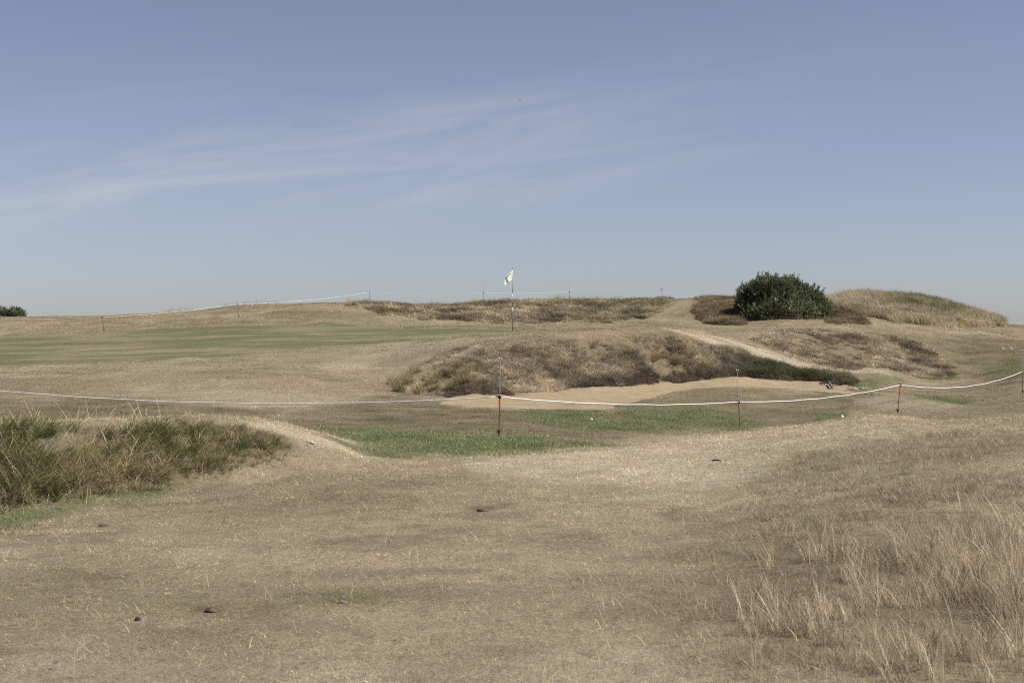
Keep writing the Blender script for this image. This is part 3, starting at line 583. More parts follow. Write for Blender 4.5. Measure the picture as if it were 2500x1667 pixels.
# straw over the bank
pr = [tuft(8, 0.12, (0.15, 0.42), (0.004, 0.007), (0.3, 1.2), (0.0, 0.5), 4, 650 + k, 0.2, (0.3, -0.2)) for k in range(5)]
x, Y, z = sample(4200, 10.5, 17.5, -0.43, -0.12); px, py = proj(x, Y, z); M = masks(px, py, Y)
k = rng.random(len(x)) < M['bank'] * 0.6; x, Y, z, px = x[k], Y[k], z[k], px[k]
s = rng.uniform(0.5, 1.1, len(x)) * np.interp(px, [0, 400, 720], [1.0, 0.85, 0.5])
scatter('straw_stems', pr, np.stack([x, Y, z], 1), euler_from(np.tile([0, 0, 1.], (len(x), 1)), rng.uniform(-0.8, 0.8, len(x))), sc3(s), jitter(np.tile([0.55, 0.45, 0.29], (len(x), 1)), 0.3),
        'bleached straw stems tangled through the left bank tussocks', 'grass')
# 7 lush short grass in the hollows
pr = [tuft(120, 0.2, (0.02, 0.06), (0.004, 0.008), (0.2, 1.2), (0.0, 0.5), 2, 700 + k, 0.35) for k in range(4)]
x, Y, z = sample(26000, 9.5, 47); px, py = proj(x, Y, z); M = masks(px, py, Y)
k = rng.random(len(x)) < M['lush'] ** 1.5 * 0.7 * (M['bank'] < 0.9); x, Y, z = x[k], Y[k], z[k]
c = lerp(np.tile([0.205, 0.232, 0.108], (len(x), 1)), (0.36, 0.32, 0.19), np.clip(fbm(x, Y, 0.6, 3, 71.) * 3.0 + rng.uniform(-0.2, 0.5, len(x)), 0, 1))
scatter('green_turf', pr, np.stack([x, Y, z], 1), euler_from(normals(x, Y), rng.uniform(0, 6.28, len(x))), sc3(rng.uniform(0.7, 1.3, len(x))), jitter(c, 0.22),
        'short green grass surviving in the damp hollows', 'grass')
# 8 rough on the bunker face
def rough_zone(name, key, n, y0, y1, u0, u1, protos, cols_, scale, label, seed, clump=1.0, thr=0.35):
    x, Y, z = sample(n, y0, y1, u0, u1); px, py = proj(x, Y, z); M = masks(px, py, Y)
    cl_ = fbm(x, Y, clump, 3, seed)
    thin = np.interp(px, [990, 1290], [0.22, 1.0]) if key == 'face' else 1.0
    k = (rng.random(len(x)) < thin * M[key] * np.clip(0.6 + 2.2 * cl_, 0.08, 1)) & not_sand(x, Y, z); x, Y, z, cl_, px, py = x[k], Y[k], z[k], cl_[k], px[k], py[k]
    a = np.clip(fbm(x, Y, 0.7, 3, seed + 3) * 3.6 + 0.35 + rng.uniform(-0.25, 0.25, len(x)), 0, 1); b = np.clip(fbm(x, Y, 0.7, 3, seed + 9) * 3.2 - thr, 0, 1)
    c = lerp(np.tile(cols_[0], (len(x), 1)), cols_[1], a); c = lerp(c, cols_[2], b)
    return x, Y, z, c, cl_, px, py
pr = [tuft(55, 0.16, (0.10, 0.32), (0.008, 0.016), (0.2, 1.2), (0.1, 0.7), 3, 800 + k, 0.5, (0.1, -0.25)) for k in range(6)]
x, Y, z, c, cl_, px, py = rough_zone('r', 'face', 44000, 31.5, 42.5, -0.08, 0.26, pr, [(0.53, 0.45, 0.33), (0.31, 0.255, 0.18), (0.185, 0.178, 0.10)], 1, '', 81.)
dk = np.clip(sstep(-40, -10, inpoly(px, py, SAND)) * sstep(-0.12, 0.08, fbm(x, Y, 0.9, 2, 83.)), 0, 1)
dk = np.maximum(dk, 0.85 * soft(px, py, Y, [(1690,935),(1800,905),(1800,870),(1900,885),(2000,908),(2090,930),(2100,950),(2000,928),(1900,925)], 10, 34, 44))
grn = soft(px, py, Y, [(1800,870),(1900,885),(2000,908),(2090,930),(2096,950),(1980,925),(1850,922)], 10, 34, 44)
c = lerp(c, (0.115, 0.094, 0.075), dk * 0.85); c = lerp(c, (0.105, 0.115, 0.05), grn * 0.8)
s = rng.uniform(0.5, 1.15, len(x)) * (0.9 + 0.6 * cl_) * np.interp(py, [806, 825, 850, 900], [0.15, 0.35, 0.7, 0.85]) * np.interp(px, [1000, 1250], [0.5, 1.0])
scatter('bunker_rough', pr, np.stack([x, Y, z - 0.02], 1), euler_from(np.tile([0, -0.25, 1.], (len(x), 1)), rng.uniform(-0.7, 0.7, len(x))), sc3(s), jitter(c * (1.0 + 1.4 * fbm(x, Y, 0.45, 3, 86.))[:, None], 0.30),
        'tangled brown and tan rough grass on the bunker face', 'grass')
# blond tussocks at the left end of the face
pr2 = [tuft(70, 0.12, (0.2, 0.5), (0.007, 0.012), (0.1, 0.7), (0.05, 0.5), 4, 850 + k, 0.3, (0.15, -0.1)) for k in range(4)]
Q = []
for (tx, ty, ts) in [(955,945,1.0),(975,962,0.9),(1000,940,1.0),(1020,958,0.9),(990,925,.8),(1040,935,1.),(1065,925,1.),(1085,915,.9),(1110,920,1.1),(1125,930,1.1),(1140,915,1.),(1100,945,.8),(1060,955,.7),(1160,900,.8),(1010,905,.7),(1120,900,.9),(1150,930,.8),(1530,860,.8),(1600,880,.9),(1660,890,1.),(1690,870,1.),(1720,895,1.),(1640,850,.8),(1450,850,.7)]:
    for j in range(3):
        p = raycast(tx + rng.uniform(-9, 9), ty + rng.uniform(-7, 7), 31, 44); Q.append((p, ts * rng.uniform(0.6, 1.0)))
P = np.array([tuple(q[0]) for q in Q]); s = np.array([q[1] for q in Q])
c = lerp(np.tile([0.43, 0.35, 0.22], (len(s), 1)), (0.20, 0.19, 0.09), np.clip(rng.uniform(-0.5, 1.0, len(s)), 0, 1))
scatter('straw_tussocks', pr2, P, euler_from(np.tile([0, 0, 1.], (len(s), 1)), rng.uniform(-1, 1, len(s))), sc3(s), jitter(c, 0.15), 'taller straw tussocks dotted along the bunker face', 'grass')
# dead thatch over the sand's back edge, dark to paint the overhang's shadow line
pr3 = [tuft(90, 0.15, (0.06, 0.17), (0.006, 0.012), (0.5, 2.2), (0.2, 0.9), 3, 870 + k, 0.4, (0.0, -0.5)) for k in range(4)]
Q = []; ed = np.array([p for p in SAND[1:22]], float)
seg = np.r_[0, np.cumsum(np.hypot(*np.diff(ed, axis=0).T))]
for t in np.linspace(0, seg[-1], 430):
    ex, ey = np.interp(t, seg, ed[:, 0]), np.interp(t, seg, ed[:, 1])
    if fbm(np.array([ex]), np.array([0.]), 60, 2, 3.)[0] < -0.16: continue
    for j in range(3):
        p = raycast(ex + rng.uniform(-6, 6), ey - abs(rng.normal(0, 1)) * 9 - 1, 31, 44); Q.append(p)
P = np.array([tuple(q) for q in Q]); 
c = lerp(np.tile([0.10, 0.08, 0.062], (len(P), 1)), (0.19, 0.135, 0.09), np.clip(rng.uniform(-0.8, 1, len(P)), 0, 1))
scatter('thatch_lip_shade', pr3, P, euler_from(np.tile([0, -0.6, 1.], (len(P), 1)), rng.uniform(-0.8, 0.8, len(P))), sc3(rng.uniform(0.5, 1.1, len(P))), jitter(c, 0.2), 'dead thatch hanging over the back edge of the sand, darkened as lip shadow', 'grass')
# 9 rough in the second bowl
prf = [tuft(50, 0.2, (0.08, 0.26), (0.010, 0.02), (0.2, 1.2), (0.1, 0.6), 2, 900 + k, 0.5, (0.1, -0.2)) for k in range(6)]
x, Y, z, c, cl_, px, py = rough_zone('r', 'bowl', 15000, 42, 52.5, 0.15, 0.34, prf, [(0.47, 0.39, 0.275), (0.28, 0.225, 0.155), (0.18, 0.172, 0.09)], 1, '', 91.)
scatter('bowl_rough', prf, np.stack([x, Y, z - 0.02], 1), euler_from(np.tile([0, -0.2, 1.], (len(x), 1)), rng.uniform(-0.7, 0.7, len(x))), sc3(rng.uniform(0.5, 1.05, len(x)) * (0.85 + 0.6*cl_)), jitter(c * (1.05 + 1.8 * fbm(x, Y, 0.5, 3, 96.))[:, None], 0.32),
        'tan rough grass in the shallow bowl right of the bunker', 'grass')
# 10 ridge scarp rough
x, Y, z, c, cl_, px, py = rough_zone('r', 'scarp', 26000, 57, 70, -0.13, 0.13, prf, [(0.45, 0.375, 0.265), (0.24, 0.195, 0.13), (0.145, 0.143, 0.072)], 1, '', 101., thr=0.25)
grn = np.clip(sstep(1250, 1550, px) * 0.6 + 0.3 * fbm(x, Y, 2., 2, 105.), 0, 1); c = lerp(c, (0.165, 0.16, 0.078), grn * 0.6)
scatter('ridge_rough', prf, np.stack([x, Y, z - 0.02], 1), euler_from(np.tile([0, -0.2, 1.], (len(x), 1)), rng.uniform(-0.7, 0.7, len(x))), sc3(rng.uniform(0.6, 1.3, len(x)) * (0.9 + 0.7*cl_)), jitter(c * (1.05 + 1.8 * fbm(x, Y, 0.6, 3, 106.))[:, None], 0.34),
        'olive and tan rough grass on the scarp behind the flag', 'grass')
x, Y, z, c, cl_, px, py = rough_zone('r', 'scrub', 16000, 56.5, 68, 0.12, 0.26, prf, [(0.32, 0.25, 0.165), (0.19, 0.148, 0.095), (0.11, 0.115, 0.055)], 1, '', 111., thr=0.2)
scatter('bush_side_rough', prf, np.stack([x, Y, z - 0.02], 1), euler_from(np.tile([0, -0.2, 1.], (len(x), 1)), rng.uniform(-0.7, 0.7, len(x))), sc3(rng.uniform(0.6, 1.2, len(x)) * (0.9 + 0.7*cl_)), jitter(c, 0.2),
        'dark brown rough grass either side of the gorse bush', 'grass')
# 11 dune grass right
prd = [tuft(46, 0.2, (0.2, 0.6), (0.012, 0.02), (0.05, 0.5), (0.02, 0.3), 3, 950 + k, 0.3, (-0.12, 0)) for k in range(6)]
x, Y, z, c, cl_, px, py = rough_zone('r', 'dune', 17000, 57.5, 80, 0.2, 0.37, prd, [(0.56, 0.475, 0.335), (0.39, 0.32, 0.215), (0.24, 0.23, 0.115)], 1, '', 121., thr=0.3)
grn = soft(px, py, Y, [(2140,745),(2200,722),(2290,730),(2380,760),(2330,778),(2230,765)], 14, 57, 80); c = lerp(c, (0.20, 0.195, 0.09), grn * np.clip(0.75 + 2 * fbm(x, Y, 1.2, 2, 126.), 0, 0.95))
scatter('dune_grass', prd, np.stack([x, Y, z - 0.02], 1), euler_from(np.tile([0, 0, 1.], (len(x), 1)), rng.uniform(-0.9, 0.9, len(x))), sc3(rng.uniform(0.6, 1.2, len(x)) * (0.9 + 0.5*cl_)), jitter(c, 0.18),
        'tall wind-blown grass on the dune right of the gorse bush', 'grass')
# 12 wisps along the skyline
prw = [tuft(9, 0.2, (0.15, 0.5), (0.006, 0.009), (0.05, 0.5), (0.0, 0.3), 3, 980 + k, 0.15) for k in range(4)]
Q = [((u_ - 1250) / F * y_w, y_w) for u_, y_w in zip(rng.uniform(2040, 2430, 420), rng.uniform(60, 78, 420))]
for j in range(1100):
    u = rng.uniform(380, 2440); Yw = rng.uniform(64, 78); xw = (u - 1250) / F * Yw
    if fbm(np.array([u]), np.array([1.]), 130, 3, 14.)[0] < -0.02: continue
    Q.append((xw, Yw))
Q = np.array(Q); zq = hfield(Q[:, 0], Q[:, 1])
scatter('skyline_wisps', prw, np.stack([Q[:, 0], Q[:, 1], zq], 1), euler_from(np.tile([0, 0, 1.], (len(Q), 1)), rng.uniform(0, 6.28, len(Q))), sc3(rng.uniform(0.4, 1.0, len(Q))), jitter(np.tile([0.42, 0.35, 0.22], (len(Q), 1)), 0.15),
        'sparse pale grass wisps along the skyline of the ridge', 'grass')

exec_objects = True
# ------------------------------------------------------------------ gorse bushes
def leaf_mat(name, dark, light):
    m, t = new_mat(name); A = t.nodes.new; L = t.links.new
    at_ = A('ShaderNodeAttribute'); at_.attribute_name = 'col'
    d = A('ShaderNodeBsdfDiffuse'); tr = A('ShaderNodeBsdfTranslucent'); L(at_.outputs['Color'], d.inputs[0]); L(at_.outputs['Color'], tr.inputs[0])
    mx = A('ShaderNodeMixShader'); mx.inputs[0].default_value = 0.18; L(d.outputs[0], mx.inputs[1]); L(tr.outputs[0], mx.inputs[2])
    o = A('ShaderNodeOutputMaterial'); L(mx.outputs[0], o.inputs[0]); return m
LEAF = leaf_mat('gorse_needles', None, None)
BARK = plain('gorse_bark', (0.09, 0.065, 0.045), 0.9, noise=0.3, scale=20)
def gorse(name, base, lobes, n, size, label, seed, group):
    """lobes: (x, y, z, rx, ry, rz) relative to the base"""
    g = np.random.default_rng(seed); root = empty(name, base)
    Lb = np.array(lobes, float); vol = (Lb[:, 3] * Lb[:, 5])
    cen = Lb[:, :3]; R = Lb[:, 3:]
    which = g.choice(len(Lb), n, p=vol / vol.sum())
    d = g.normal(size=(n, 3)); d[:, 2] = np.where(d[:, 2] < -0.5, -d[:, 2], d[:, 2]); d /= np.linalg.norm(d, axis=1, keepdims=True)
    rad = 1 - np.abs(g.normal(0, 0.16, n)); rad *= 1 + 0.10 * np.sin(5 * d[:, 0] + 3 * which) * np.sin(6 * d[:, 2] + which)
    P = cen[which] + d * R[which] * rad[:, None]
    # drop shoots buried deep in other lobes
    depth = np.zeros(n)
    for i in range(len(Lb)):
        q = 1 - np.linalg.norm((P - cen[i]) / R[i], axis=1); depth = np.maximum(depth, np.where(which == i, 0, q))
    k = (depth < 0.32) & (P[:, 2] > -0.15); P = P[k]; d = d[k]; n = len(P)
    dirv = d * 0.9 + np.array([0.12, 0, 0.75]) + g.normal(0, 0.35, (n, 3)); dirv /= np.linalg.norm(dirv, axis=1, keepdims=True)
    Lg = size * g.uniform(0.6, 1.5, n)
    long_ = g.random(n) < 0.05; Lg[long_] *= 2.1
    clump = fbm(P[:, 0] + 50, P[:, 2] * 1.3 + P[:, 1], 0.5, 3, seed * 1.0)
    tone = np.clip(1.0 + 2.4 * clump + g.uniform(-0.25, 0.25, n), 0.45, 1.7)
    colr = np.stack([0.135 * tone, 0.15 * tone, 0.082 * tone], 1)
    dead = g.random(n) < 0.025; colr[dead] = np.array([0.17, 0.11, 0.07])
    V = []; T = []; C = []
    m = 9
    a = np.cross(dirv, np.array([0.3, 0.1, 1.0])); a /= np.linalg.norm(a, axis=1, keepdims=True); b = np.cross(dirv, a)
    blocks = []; cols_ = []
    for j in range(m):
        f = j / m; an = g.uniform(0, 6.28, n); out = a * np.cos(an)[:, None] + b * np.sin(an)[:, None]
        st = P + dirv * (Lg * f)[:, None]
        tip = st + (dirv * 0.75 + out * (0.75 if j < m - 1 else 0.1)) * (Lg * (0.55 - 0.25 * f))[:, None]
        wv = np.cross(out, dirv) * (Lg * 0.085)[:, None]
        blocks.append(np.stack([st - wv, st + wv, tip], 1)); cols_.append(np.repeat((colr * g.uniform(0.75, 1.25, (n, 1)))[:, None], 3, 1))
    # the shoot's own stem blade
    wv = a * (Lg * 0.05)[:, None]; blocks.append(np.stack([P - dirv * (Lg * 0.4)[:, None] - wv, P - dirv * (Lg * 0.4)[:, None] + wv, P + dirv * (Lg * 1.1)[:, None]], 1)); cols_.append(np.repeat(colr[:, None], 3, 1))
    VV = np.concatenate([q.reshape(-1, 3) for q in blocks]); CC = np.concatenate([q.reshape(-1, 3) for q in cols_])
    me = fast_mesh('foliage', VV, np.arange(len(VV)).reshape(-1, 3)); set_col(me, CC); me.materials.append(LEAF)
    fo = bpy.data.objects.new('foliage', me); COL.objects.link(fo); fo.parent = root; fo['kind'] = 'stuff'
    for i in range(len(Lb)):
        c0 = cen[i]; s0 = Vector((c0[0] * 0.25, c0[1] * 0.25, -0.1)); e0 = Vector(c0) + Vector((0, 0, R[i, 2] * 0.55))
        mid = s0.lerp(e0, 0.5) + Vector((g.uniform(-.1, .1), g.uniform(-.1, .1), 0.05))
        v, f = tube([s0, mid, e0], [0.06 * size / 0.14, 0.04 * size / 0.14, 0.012], 7)
        mesh_obj('stem', v, f, BARK, root, True)
        for q in range(3):
            dd = Vector((g.normal(), g.normal(), g.uniform(0.2, 1))).normalized(); e1 = Vector(c0) + Vector([dd[t] * R[i, t] * 0.85 for t in range(3)])
            v, f = tube([mid, mid.lerp(e1, 0.6), e1], [0.025 * size / 0.14, 0.016 * size / 0.14, 0.006], 5); mesh_obj('branch', v, f, BARK, root, True)
    return tag(root, label, 'bush', group)
BY = 59.6; ms = BY / F
bc = raycast(1905, 789.5, 53, 70); bxc = (1905 - 1250) / F * BY
bz = ZC - (795 - HZ) / F * BY
def lobe(px, py, rx, rz, dy=0., ry=None): return ((px - 1905) * ms, dy, (795 - py) * ms, rx * ms, (ry or rx) * ms, rz * ms)
gorse('gorse_bush', (bxc, BY, bz), [lobe(1880,735,62,58,-.3), lobe(1850,742,52,52,0.2), lobe(1915,736,58,58,.2), lobe(1960,748,50,52,-.1), lobe(1828,762,36,40,-.3), lobe(1990,762,38,40,.1),
      lobe(1870,775,55,42,-.9), lobe(1930,772,55,44,-.8), lobe(1985,778,42,36,-.7), lobe(1838,782,40,30,-.8), lobe(1812,778,22,30,0), lobe(2012,778,20,28,0), lobe(1900,770,80,60,.9)],
      15000, 0.125, 'large rounded dark green gorse bush below the ridge right of the flag', 5, None)
HY = 79.0; hs = HY / F
for (hx, hw, hh, sd_) in [(-45, 40, 26, 1), (8, 30, 24, 2), (40, 22, 25, 3)]:
    gx = (hx - 1250) / F * HY; zb = ZC - (776 - HZ) / F * HY
    lab = {1: 'low distant gorse bush cut by the left edge of the picture', 2: 'low distant gorse bush on the left skyline, middle of its row', 3: 'low distant gorse bush ending the row at its right tip, left skyline'}[sd_]
    gorse('gorse_bush', (gx, HY, zb - 0.35), [(0, 0, .35, hw*hs*.8, .6, hh*hs*.75 + .1), (-hw*.4*hs, .2, .3, hw*.5*hs, .5, hh*.7*hs), (hw*.45*hs, 0, .3, hw*.5*hs, .5, hh*.65*hs)], 1500, 0.11, lab, 20 + sd_, 'gorse bushes on the left skyline')

# ------------------------------------------------------------------ rope fence stakes
RUST = plain('rusty_red_steel', (0.16, 0.045, 0.03), 0.7, 0.2, 0.35, 60)
RUSTD = plain('dark_red_ground_blade', (0.13, 0.03, 0.025), 0.65, 0.1, 0.3, 50)
ORANGE = plain('orange_plastic', (0.75, 0.10, 0.025), 0.45, 0, 0.1, 60)
BLACK = plain('black_plastic', (0.018, 0.018, 0.02), 0.45, 0, 0.2, 60)
STEEL = plain('galvanised_rod', (0.55, 0.56, 0.57), 0.4, 0.5, 0.15, 80)
ROPE = plain('white_polyrope', (0.78, 0.77, 0.72), 0.8, 0, 0.12, 150, 0.2)
def lathe(prof, n=12):
    V = []; Fc = []
    for (r, zz) in prof:
        for k in range(n): V.append((r * math.cos(6.2832 * k / n), r * math.sin(6.2832 * k / n), zz))
    for i in range(len(prof) - 1):
        for k in range(n): Fc.append((i*n+k, i*n+(k+1) % n, (i+1)*n+(k+1) % n, (i+1)*n+k))
    Fc.append(tuple(range(n-1, -1, -1))); Fc.append(tuple((len(prof)-1)*n+k for k in range(n)))
    return V, Fc
CL_Z = 0.545
proto = {}
v, f = tube([(0, 0, -0.08), (0, 0, 0.47)], 0.0062, 10); proto['rod'] = mesh_obj('rod', v, f, RUST, link=False, smooth_=False)
# ground blade: two bent triangular wings and a foot step
def wing(a, w, h0, h1, bend):
    ca, sa = math.cos(a), math.sin(a); t = 0.004
    pts = [(0.004, h0), (w * 0.35, h0 + (h1 - h0) * 0.35), (w, h1), (0.004, h1 - 0.004)]
    V = []
    for sgn in (-1, 1):
        for (r, zz) in pts:
            o = bend * (r / w) ** 2 + sgn * t / 2; V.append((ca * r - sa * o, sa * r + ca * o, zz))
    return V, [(3,2,1,0),(4,5,6,7),(0,1,5,4),(1,2,6,5),(2,3,7,6),(3,0,4,7)]
v, f = merge(wing(0.3, 0.030, 0.005, 0.098, 0.012), wing(0.3 + 2.2, 0.028, 0.005, 0.092, 0.012), wing(0.3 + 4.2, 0.032, 0.005, 0.10, 0.012))
proto['ground_blade'] = mesh_obj('ground_blade', v, f, RUSTD, link=False)
v, f = lathe([(0.008, 0.455), (0.015, 0.457), (0.0155, 0.463), (0.0105, 0.475), (0.0135, 0.485), (0.0135, 0.498), (0.0095, 0.508), (0.0125, 0.517), (0.0125, 0.522), (0.007, 0.524)], 14)
proto['insulator'] = mesh_obj('insulator', v, f, ORANGE, link=False, smooth_=True)
v, f = merge(lathe([(0.010, 0.524), (0.021, 0.528), (0.0245, 0.540), (0.0245, 0.558), (0.019, 0.567), (0.009, 0.570)], 14),
             boxm(-0.046, -0.018, -0.010, 0.010, 0.553, 0.562), boxm(-0.046, -0.018, -0.010, 0.010, 0.533, 0.540), boxm(-0.050, -0.040, -0.0095, 0.0095, 0.5595, 0.569))
proto['rope_clamp'] = mesh_obj('rope_clamp', v, f, BLACK, link=False)
v, f = tube([(0, 0, 0.565), (0, 0, 1.03)], 0.0042, 10); proto['top_rod'] = mesh_obj('top_rod', v, f, STEEL, link=False)
loop = [(0, 0, 1.025)] + [(0.004 + 0.018 * math.sin(t_), 0.004 * t_ / 6, 1.055 - 0.02 * math.cos(t_)) for t_ in np.linspace(0.2, 5.6, 22)] + [(-0.016, 0.005, 1.085)]
v, f = tube(loop, 0.0036, 8); proto['pigtail_hook'] = mesh_obj('pigtail_hook', v, f, STEEL, link=False, smooth_=True)
def stake(base, lean_x, lean_y, spin, label, group, sink=0.0):
    root = empty('rope_stake', base - Vector((0, 0, sink)), (0, 0, 0))
    root.rotation_mode = 'QUATERNION'
    root.rotation_quaternion = Vector((lean_x, lean_y, 1)).normalized().to_track_quat('Z', 'Y') @ Matrix.Rotation(0, 3, 'Z').to_quaternion()
    q = Vector((0, 0, 1)).rotation_difference(Vector((lean_x, lean_y, 1)).normalized()); root.rotation_quaternion = q
    for nm in ('rod', 'ground_blade', 'insulator', 'rope_clamp', 'top_rod', 'pigtail_hook'):
        c = proto[nm].copy(); c.name = nm; COL.objects.link(c); c.parent = root
    tag(root, label, 'fence stake', group)
    return root.location + q @ Vector((0, 0, 0.548))
NG = 'rope stakes of the near fence line'; FG = 'rope stakes of the far fence line'
K = {}
K['n0'] = stake(at(-190, 1020, 22.0), 0.0, 0, 0, 'rope stake just beyond the left picture edge, near rope', NG)
K['n1'] = stake(raycast(1218, 1066, 17.5, 24), 0.02, 0, 0, 'rope stake standing in the green hollow, left of the golf ball', NG)
b2 = at(1807, 1054, 23.3); K['n2'] = stake(Vector((b2.x, b2.y, gz(b2.x, b2.y))), -0.045, 0, 0, 'rope stake in front of the sand, behind the pale crest', NG)
K['n3'] = stake(raycast(2191, 1010, 25.6, 33), 0.10, 0, 0, 'rope stake leaning right on brown ground below the bunker rake', NG)
K['n4'] = stake(raycast(2497, 962, 31, 44), -0.02, 0, 0, 'rope stake cut by the right edge of the picture', NG)
far = [('f1', 254, 809, 50, 60, -0.11, 'rope stake leaning left beside the left end of the green'), ('f2', 583, 774, 57, 68, -0.08, 'rope stake with whitish rod on the bare slope left of the flag'),
       ('f3', 903, 742.5, 60, 80, 0.0, 'leftmost rope stake standing against the sky, above the green'), ('f4', 1180, 744, 60, 80, 0.0, 'rope stake on the skyline just left of the flag'),
       ('f5', 1390, 740, 67, 80, 0.0, 'rope stake on the highest part of the ridge right of the flag'), ('f6', 1616, 735, 60, 80, 0.0, 'rope stake on the skyline left of the gorse bush'),
       ('f7', 2118, 772, 57, 78, 0.0, 'rope stake in dune grass right of the gorse bush'), ('f8', 2344, 811, 52, 62, -0.10, 'rope stake with the yellow sign beside it')]
for (kk, px0, py0, y0, y1, ln, lab) in far: K[kk] = stake(raycast(px0, py0, y0, y1), ln, 0, 0, lab, FG)
K['f0'] = stake(raycast(-160, 812, 50, 60), 0, 0, 0, 'rope stake just beyond the left picture edge, far rope', FG)
K['f9'] = stake(raycast(2650, 830, 50, 60), 0, 0, 0, 'rope stake just beyond the right picture edge, far rope', FG)
for kk in K: print('STAKE', kk, [round(t, 2) for t in K[kk]], round(1250 + F * K[kk].x / K[kk].y), round(HZ - (K[kk].z - ZC) / K[kk].y * F))
def rope(name, pts, sags, r, label):
    V = []; 
    for (a, b, sg) in zip(pts[:-1], pts[1:], sags):
        for t in np.linspace(0, 1, 26)[(0 if not V else 1):]:
            p = a.lerp(b, t); p = p - Vector((0, 0, 4 * sg * t * (1 - t))) + Vector((0, 0, 0.004 * math.sin(t * 37) * math.sin(t * 3.14))); V.append(p)
    v, f = tube(V, r, 7); o = mesh_obj(name, v, f, ROPE, None, True); return tag(o, label, 'rope')
off = Vector((-0.0, -0.012, 0.0))
rope('fence_rope', [K[k] + off for k in ('n0', 'n1', 'n2', 'n3', 'n4')] + [at(2760, 880, 42)], [0.19, 0.075, 0.09, 0.19, 0.12], 0.0066, 'white rope strung across the middle of the course before the sand')
rope('fence_rope', [K[k] + off for k in ('f0', 'f1', 'f2', 'f3', 'f4', 'f5', 'f6', 'f7', 'f8', 'f9')], [0.06, 0.08, 0.11, 0.07, 0.05, 0.06, 0.12, 0.08, 0.08], 0.005, 'thin white rope along the skyline ridge behind the green')
# ------------------------------------------------------------------ yellow sign on the far rope
YEL = plain('yellow_sign_plastic', (0.70, 0.62, 0.16), 0.5, 0, 0.06, 30); YELD = plain('yellow_sign_border', (0.50, 0.42, 0.08), 0.5, 0, 0.06, 30)
f8 = K['f8']; sroot = empty('warning_sign', f8 + Vector((0.165, -0.03, -0.04)), (0.25, math.radians(18), 0.25))
v, f = boxm(-0.115, 0.115, -0.003, 0.003, -0.20, 0.0); mesh_obj('board', v, f, YEL, sroot)
for (a0, a1, c0, c1) in [(-0.118, 0.118, -0.203, -0.188), (-0.118, 0.118, -0.012, 0.003), (-0.118, -0.103, -0.1875, -0.0125), (0.103, 0.118, -0.1875, -0.0125)]:
    v, f = boxm(a0, a1, -0.006, 0.006, c0, c1); mesh_obj('border', v, f, YELD, sroot)
for hx in (-0.07, 0.07):
    v, f = tube([(hx, 0, -0.01), (hx, -0.004, 0.02), (hx, 0.0, 0.045)], 0.003, 6); mesh_obj('hook', v, f, BLACK, sroot)
tag(sroot, 'small tilted yellow sign hanging on the far rope', 'sign')
# ------------------------------------------------------------------ flagstick
WHITE = plain('white_gloss', (0.80, 0.80, 0.78), 0.4, 0, 0.03, 20); BLK = plain('black_gloss', (0.02, 0.02, 0.022), 0.4, 0, 0.1, 20)
fb = raycast(1251.3, 809, 44, 54); sc_ = fb.y * 150 / F / 2.13
print('FLAG', fb, 'height', fb.y * 150 / F)
fr_ = empty('flagstick', fb); fr_.rotation_quaternion = Vector((0, 0, 1)).rotation_difference(Vector((-0.035, 0, 1)).normalized()); fr_.rotation_mode = 'QUATERNION'
Hf = 2.14
bands = [(0.0, 0.247, BLK), (0.247, 0.357, WHITE), (0.357, 0.457, BLK), (0.457, 0.572, WHITE), (0.572, 0.665, BLK), (0.665, 0.992, WHITE)]
bands = [(0.0, 0.272, BLK), (0.272, 0.385, WHITE), (0.385, 0.483, BLK), (0.483, 0.598, WHITE), (0.598, 0.694, BLK), (0.694, 0.985, WHITE)]
for i, (a, b, m_) in enumerate(bands):
    v, f = tube([(0, 0, a * Hf - (0.1 if i == 0 else 0)), (0, 0, b * Hf)], 0.0095 - 0.001 * (i % 2), 12); mesh_obj('pole_band', v, f, m_, fr_, True)
v, f = lathe([(0.008, 0.984 * Hf), (0.014, 0.988 * Hf), (0.014, 0.997 * Hf), (0.006, Hf)], 12); mesh_obj('finial', v, f, BLK, fr_, True)
# cloth: hangs from the pole to the left, sagging and folded
def flag_pt(s, t):
    """s along the fly 0..1, t down the hoist 0..1"""
    A = (0.0, 0.0); B = (0.0, -0.375); Cc = (-0.285, -0.335); D = (-0.25, -0.545)      # hoist top, hoist foot, fly top, fly tip
    w = ((1-s)*(1-t), (1-s)*t, s*(1-t), s*t)
    x = -0.006 + w[0]*A[0] + w[1]*B[0] + w[2]*Cc[0] + w[3]*D[0]
    z = 0.975 * Hf + w[0]*A[1] + w[1]*B[1] + w[2]*Cc[1] + w[3]*D[1] + 0.035 * s * (1 - s) * 4 * t
    y = 0.05 * math.sin(s * 8.0 + t * 1.6) * s ** 0.8 * (0.6 + 0.5 * t) - 0.24 * s
    return (x, y, z)
n1f, n2f = 22, 16
V = [flag_pt(i / n1f, j / n2f) for j in range(n2f + 1) for i in range(n1f + 1)]
Fq = [(j*(n1f+1)+i, j*(n1f+1)+i+1, (j+1)*(n1f+1)+i+1, (j+1)*(n1f+1)+i) for j in range(n2f) for i in range(n1f)]
m_, t_ = new_mat('flag_cloth'); A = t_.nodes.new; L = t_.links.new
d_ = A('ShaderNodeBsdfDiffuse'); tr_ = A('ShaderNodeBsdfTranslucent'); mx_ = A('ShaderNodeMixShader'); mx_.inputs[0].default_value = 0.3
wv_ = A('ShaderNodeTexNoise'); wv_.inputs['Scale'].default_value = 60; cr_ = A('ShaderNodeValToRGB'); cr_.color_ramp.elements[0].color = (0.72, 0.72, 0.69, 1); cr_.color_ramp.elements[1].color = (0.84, 0.84, 0.8, 1)
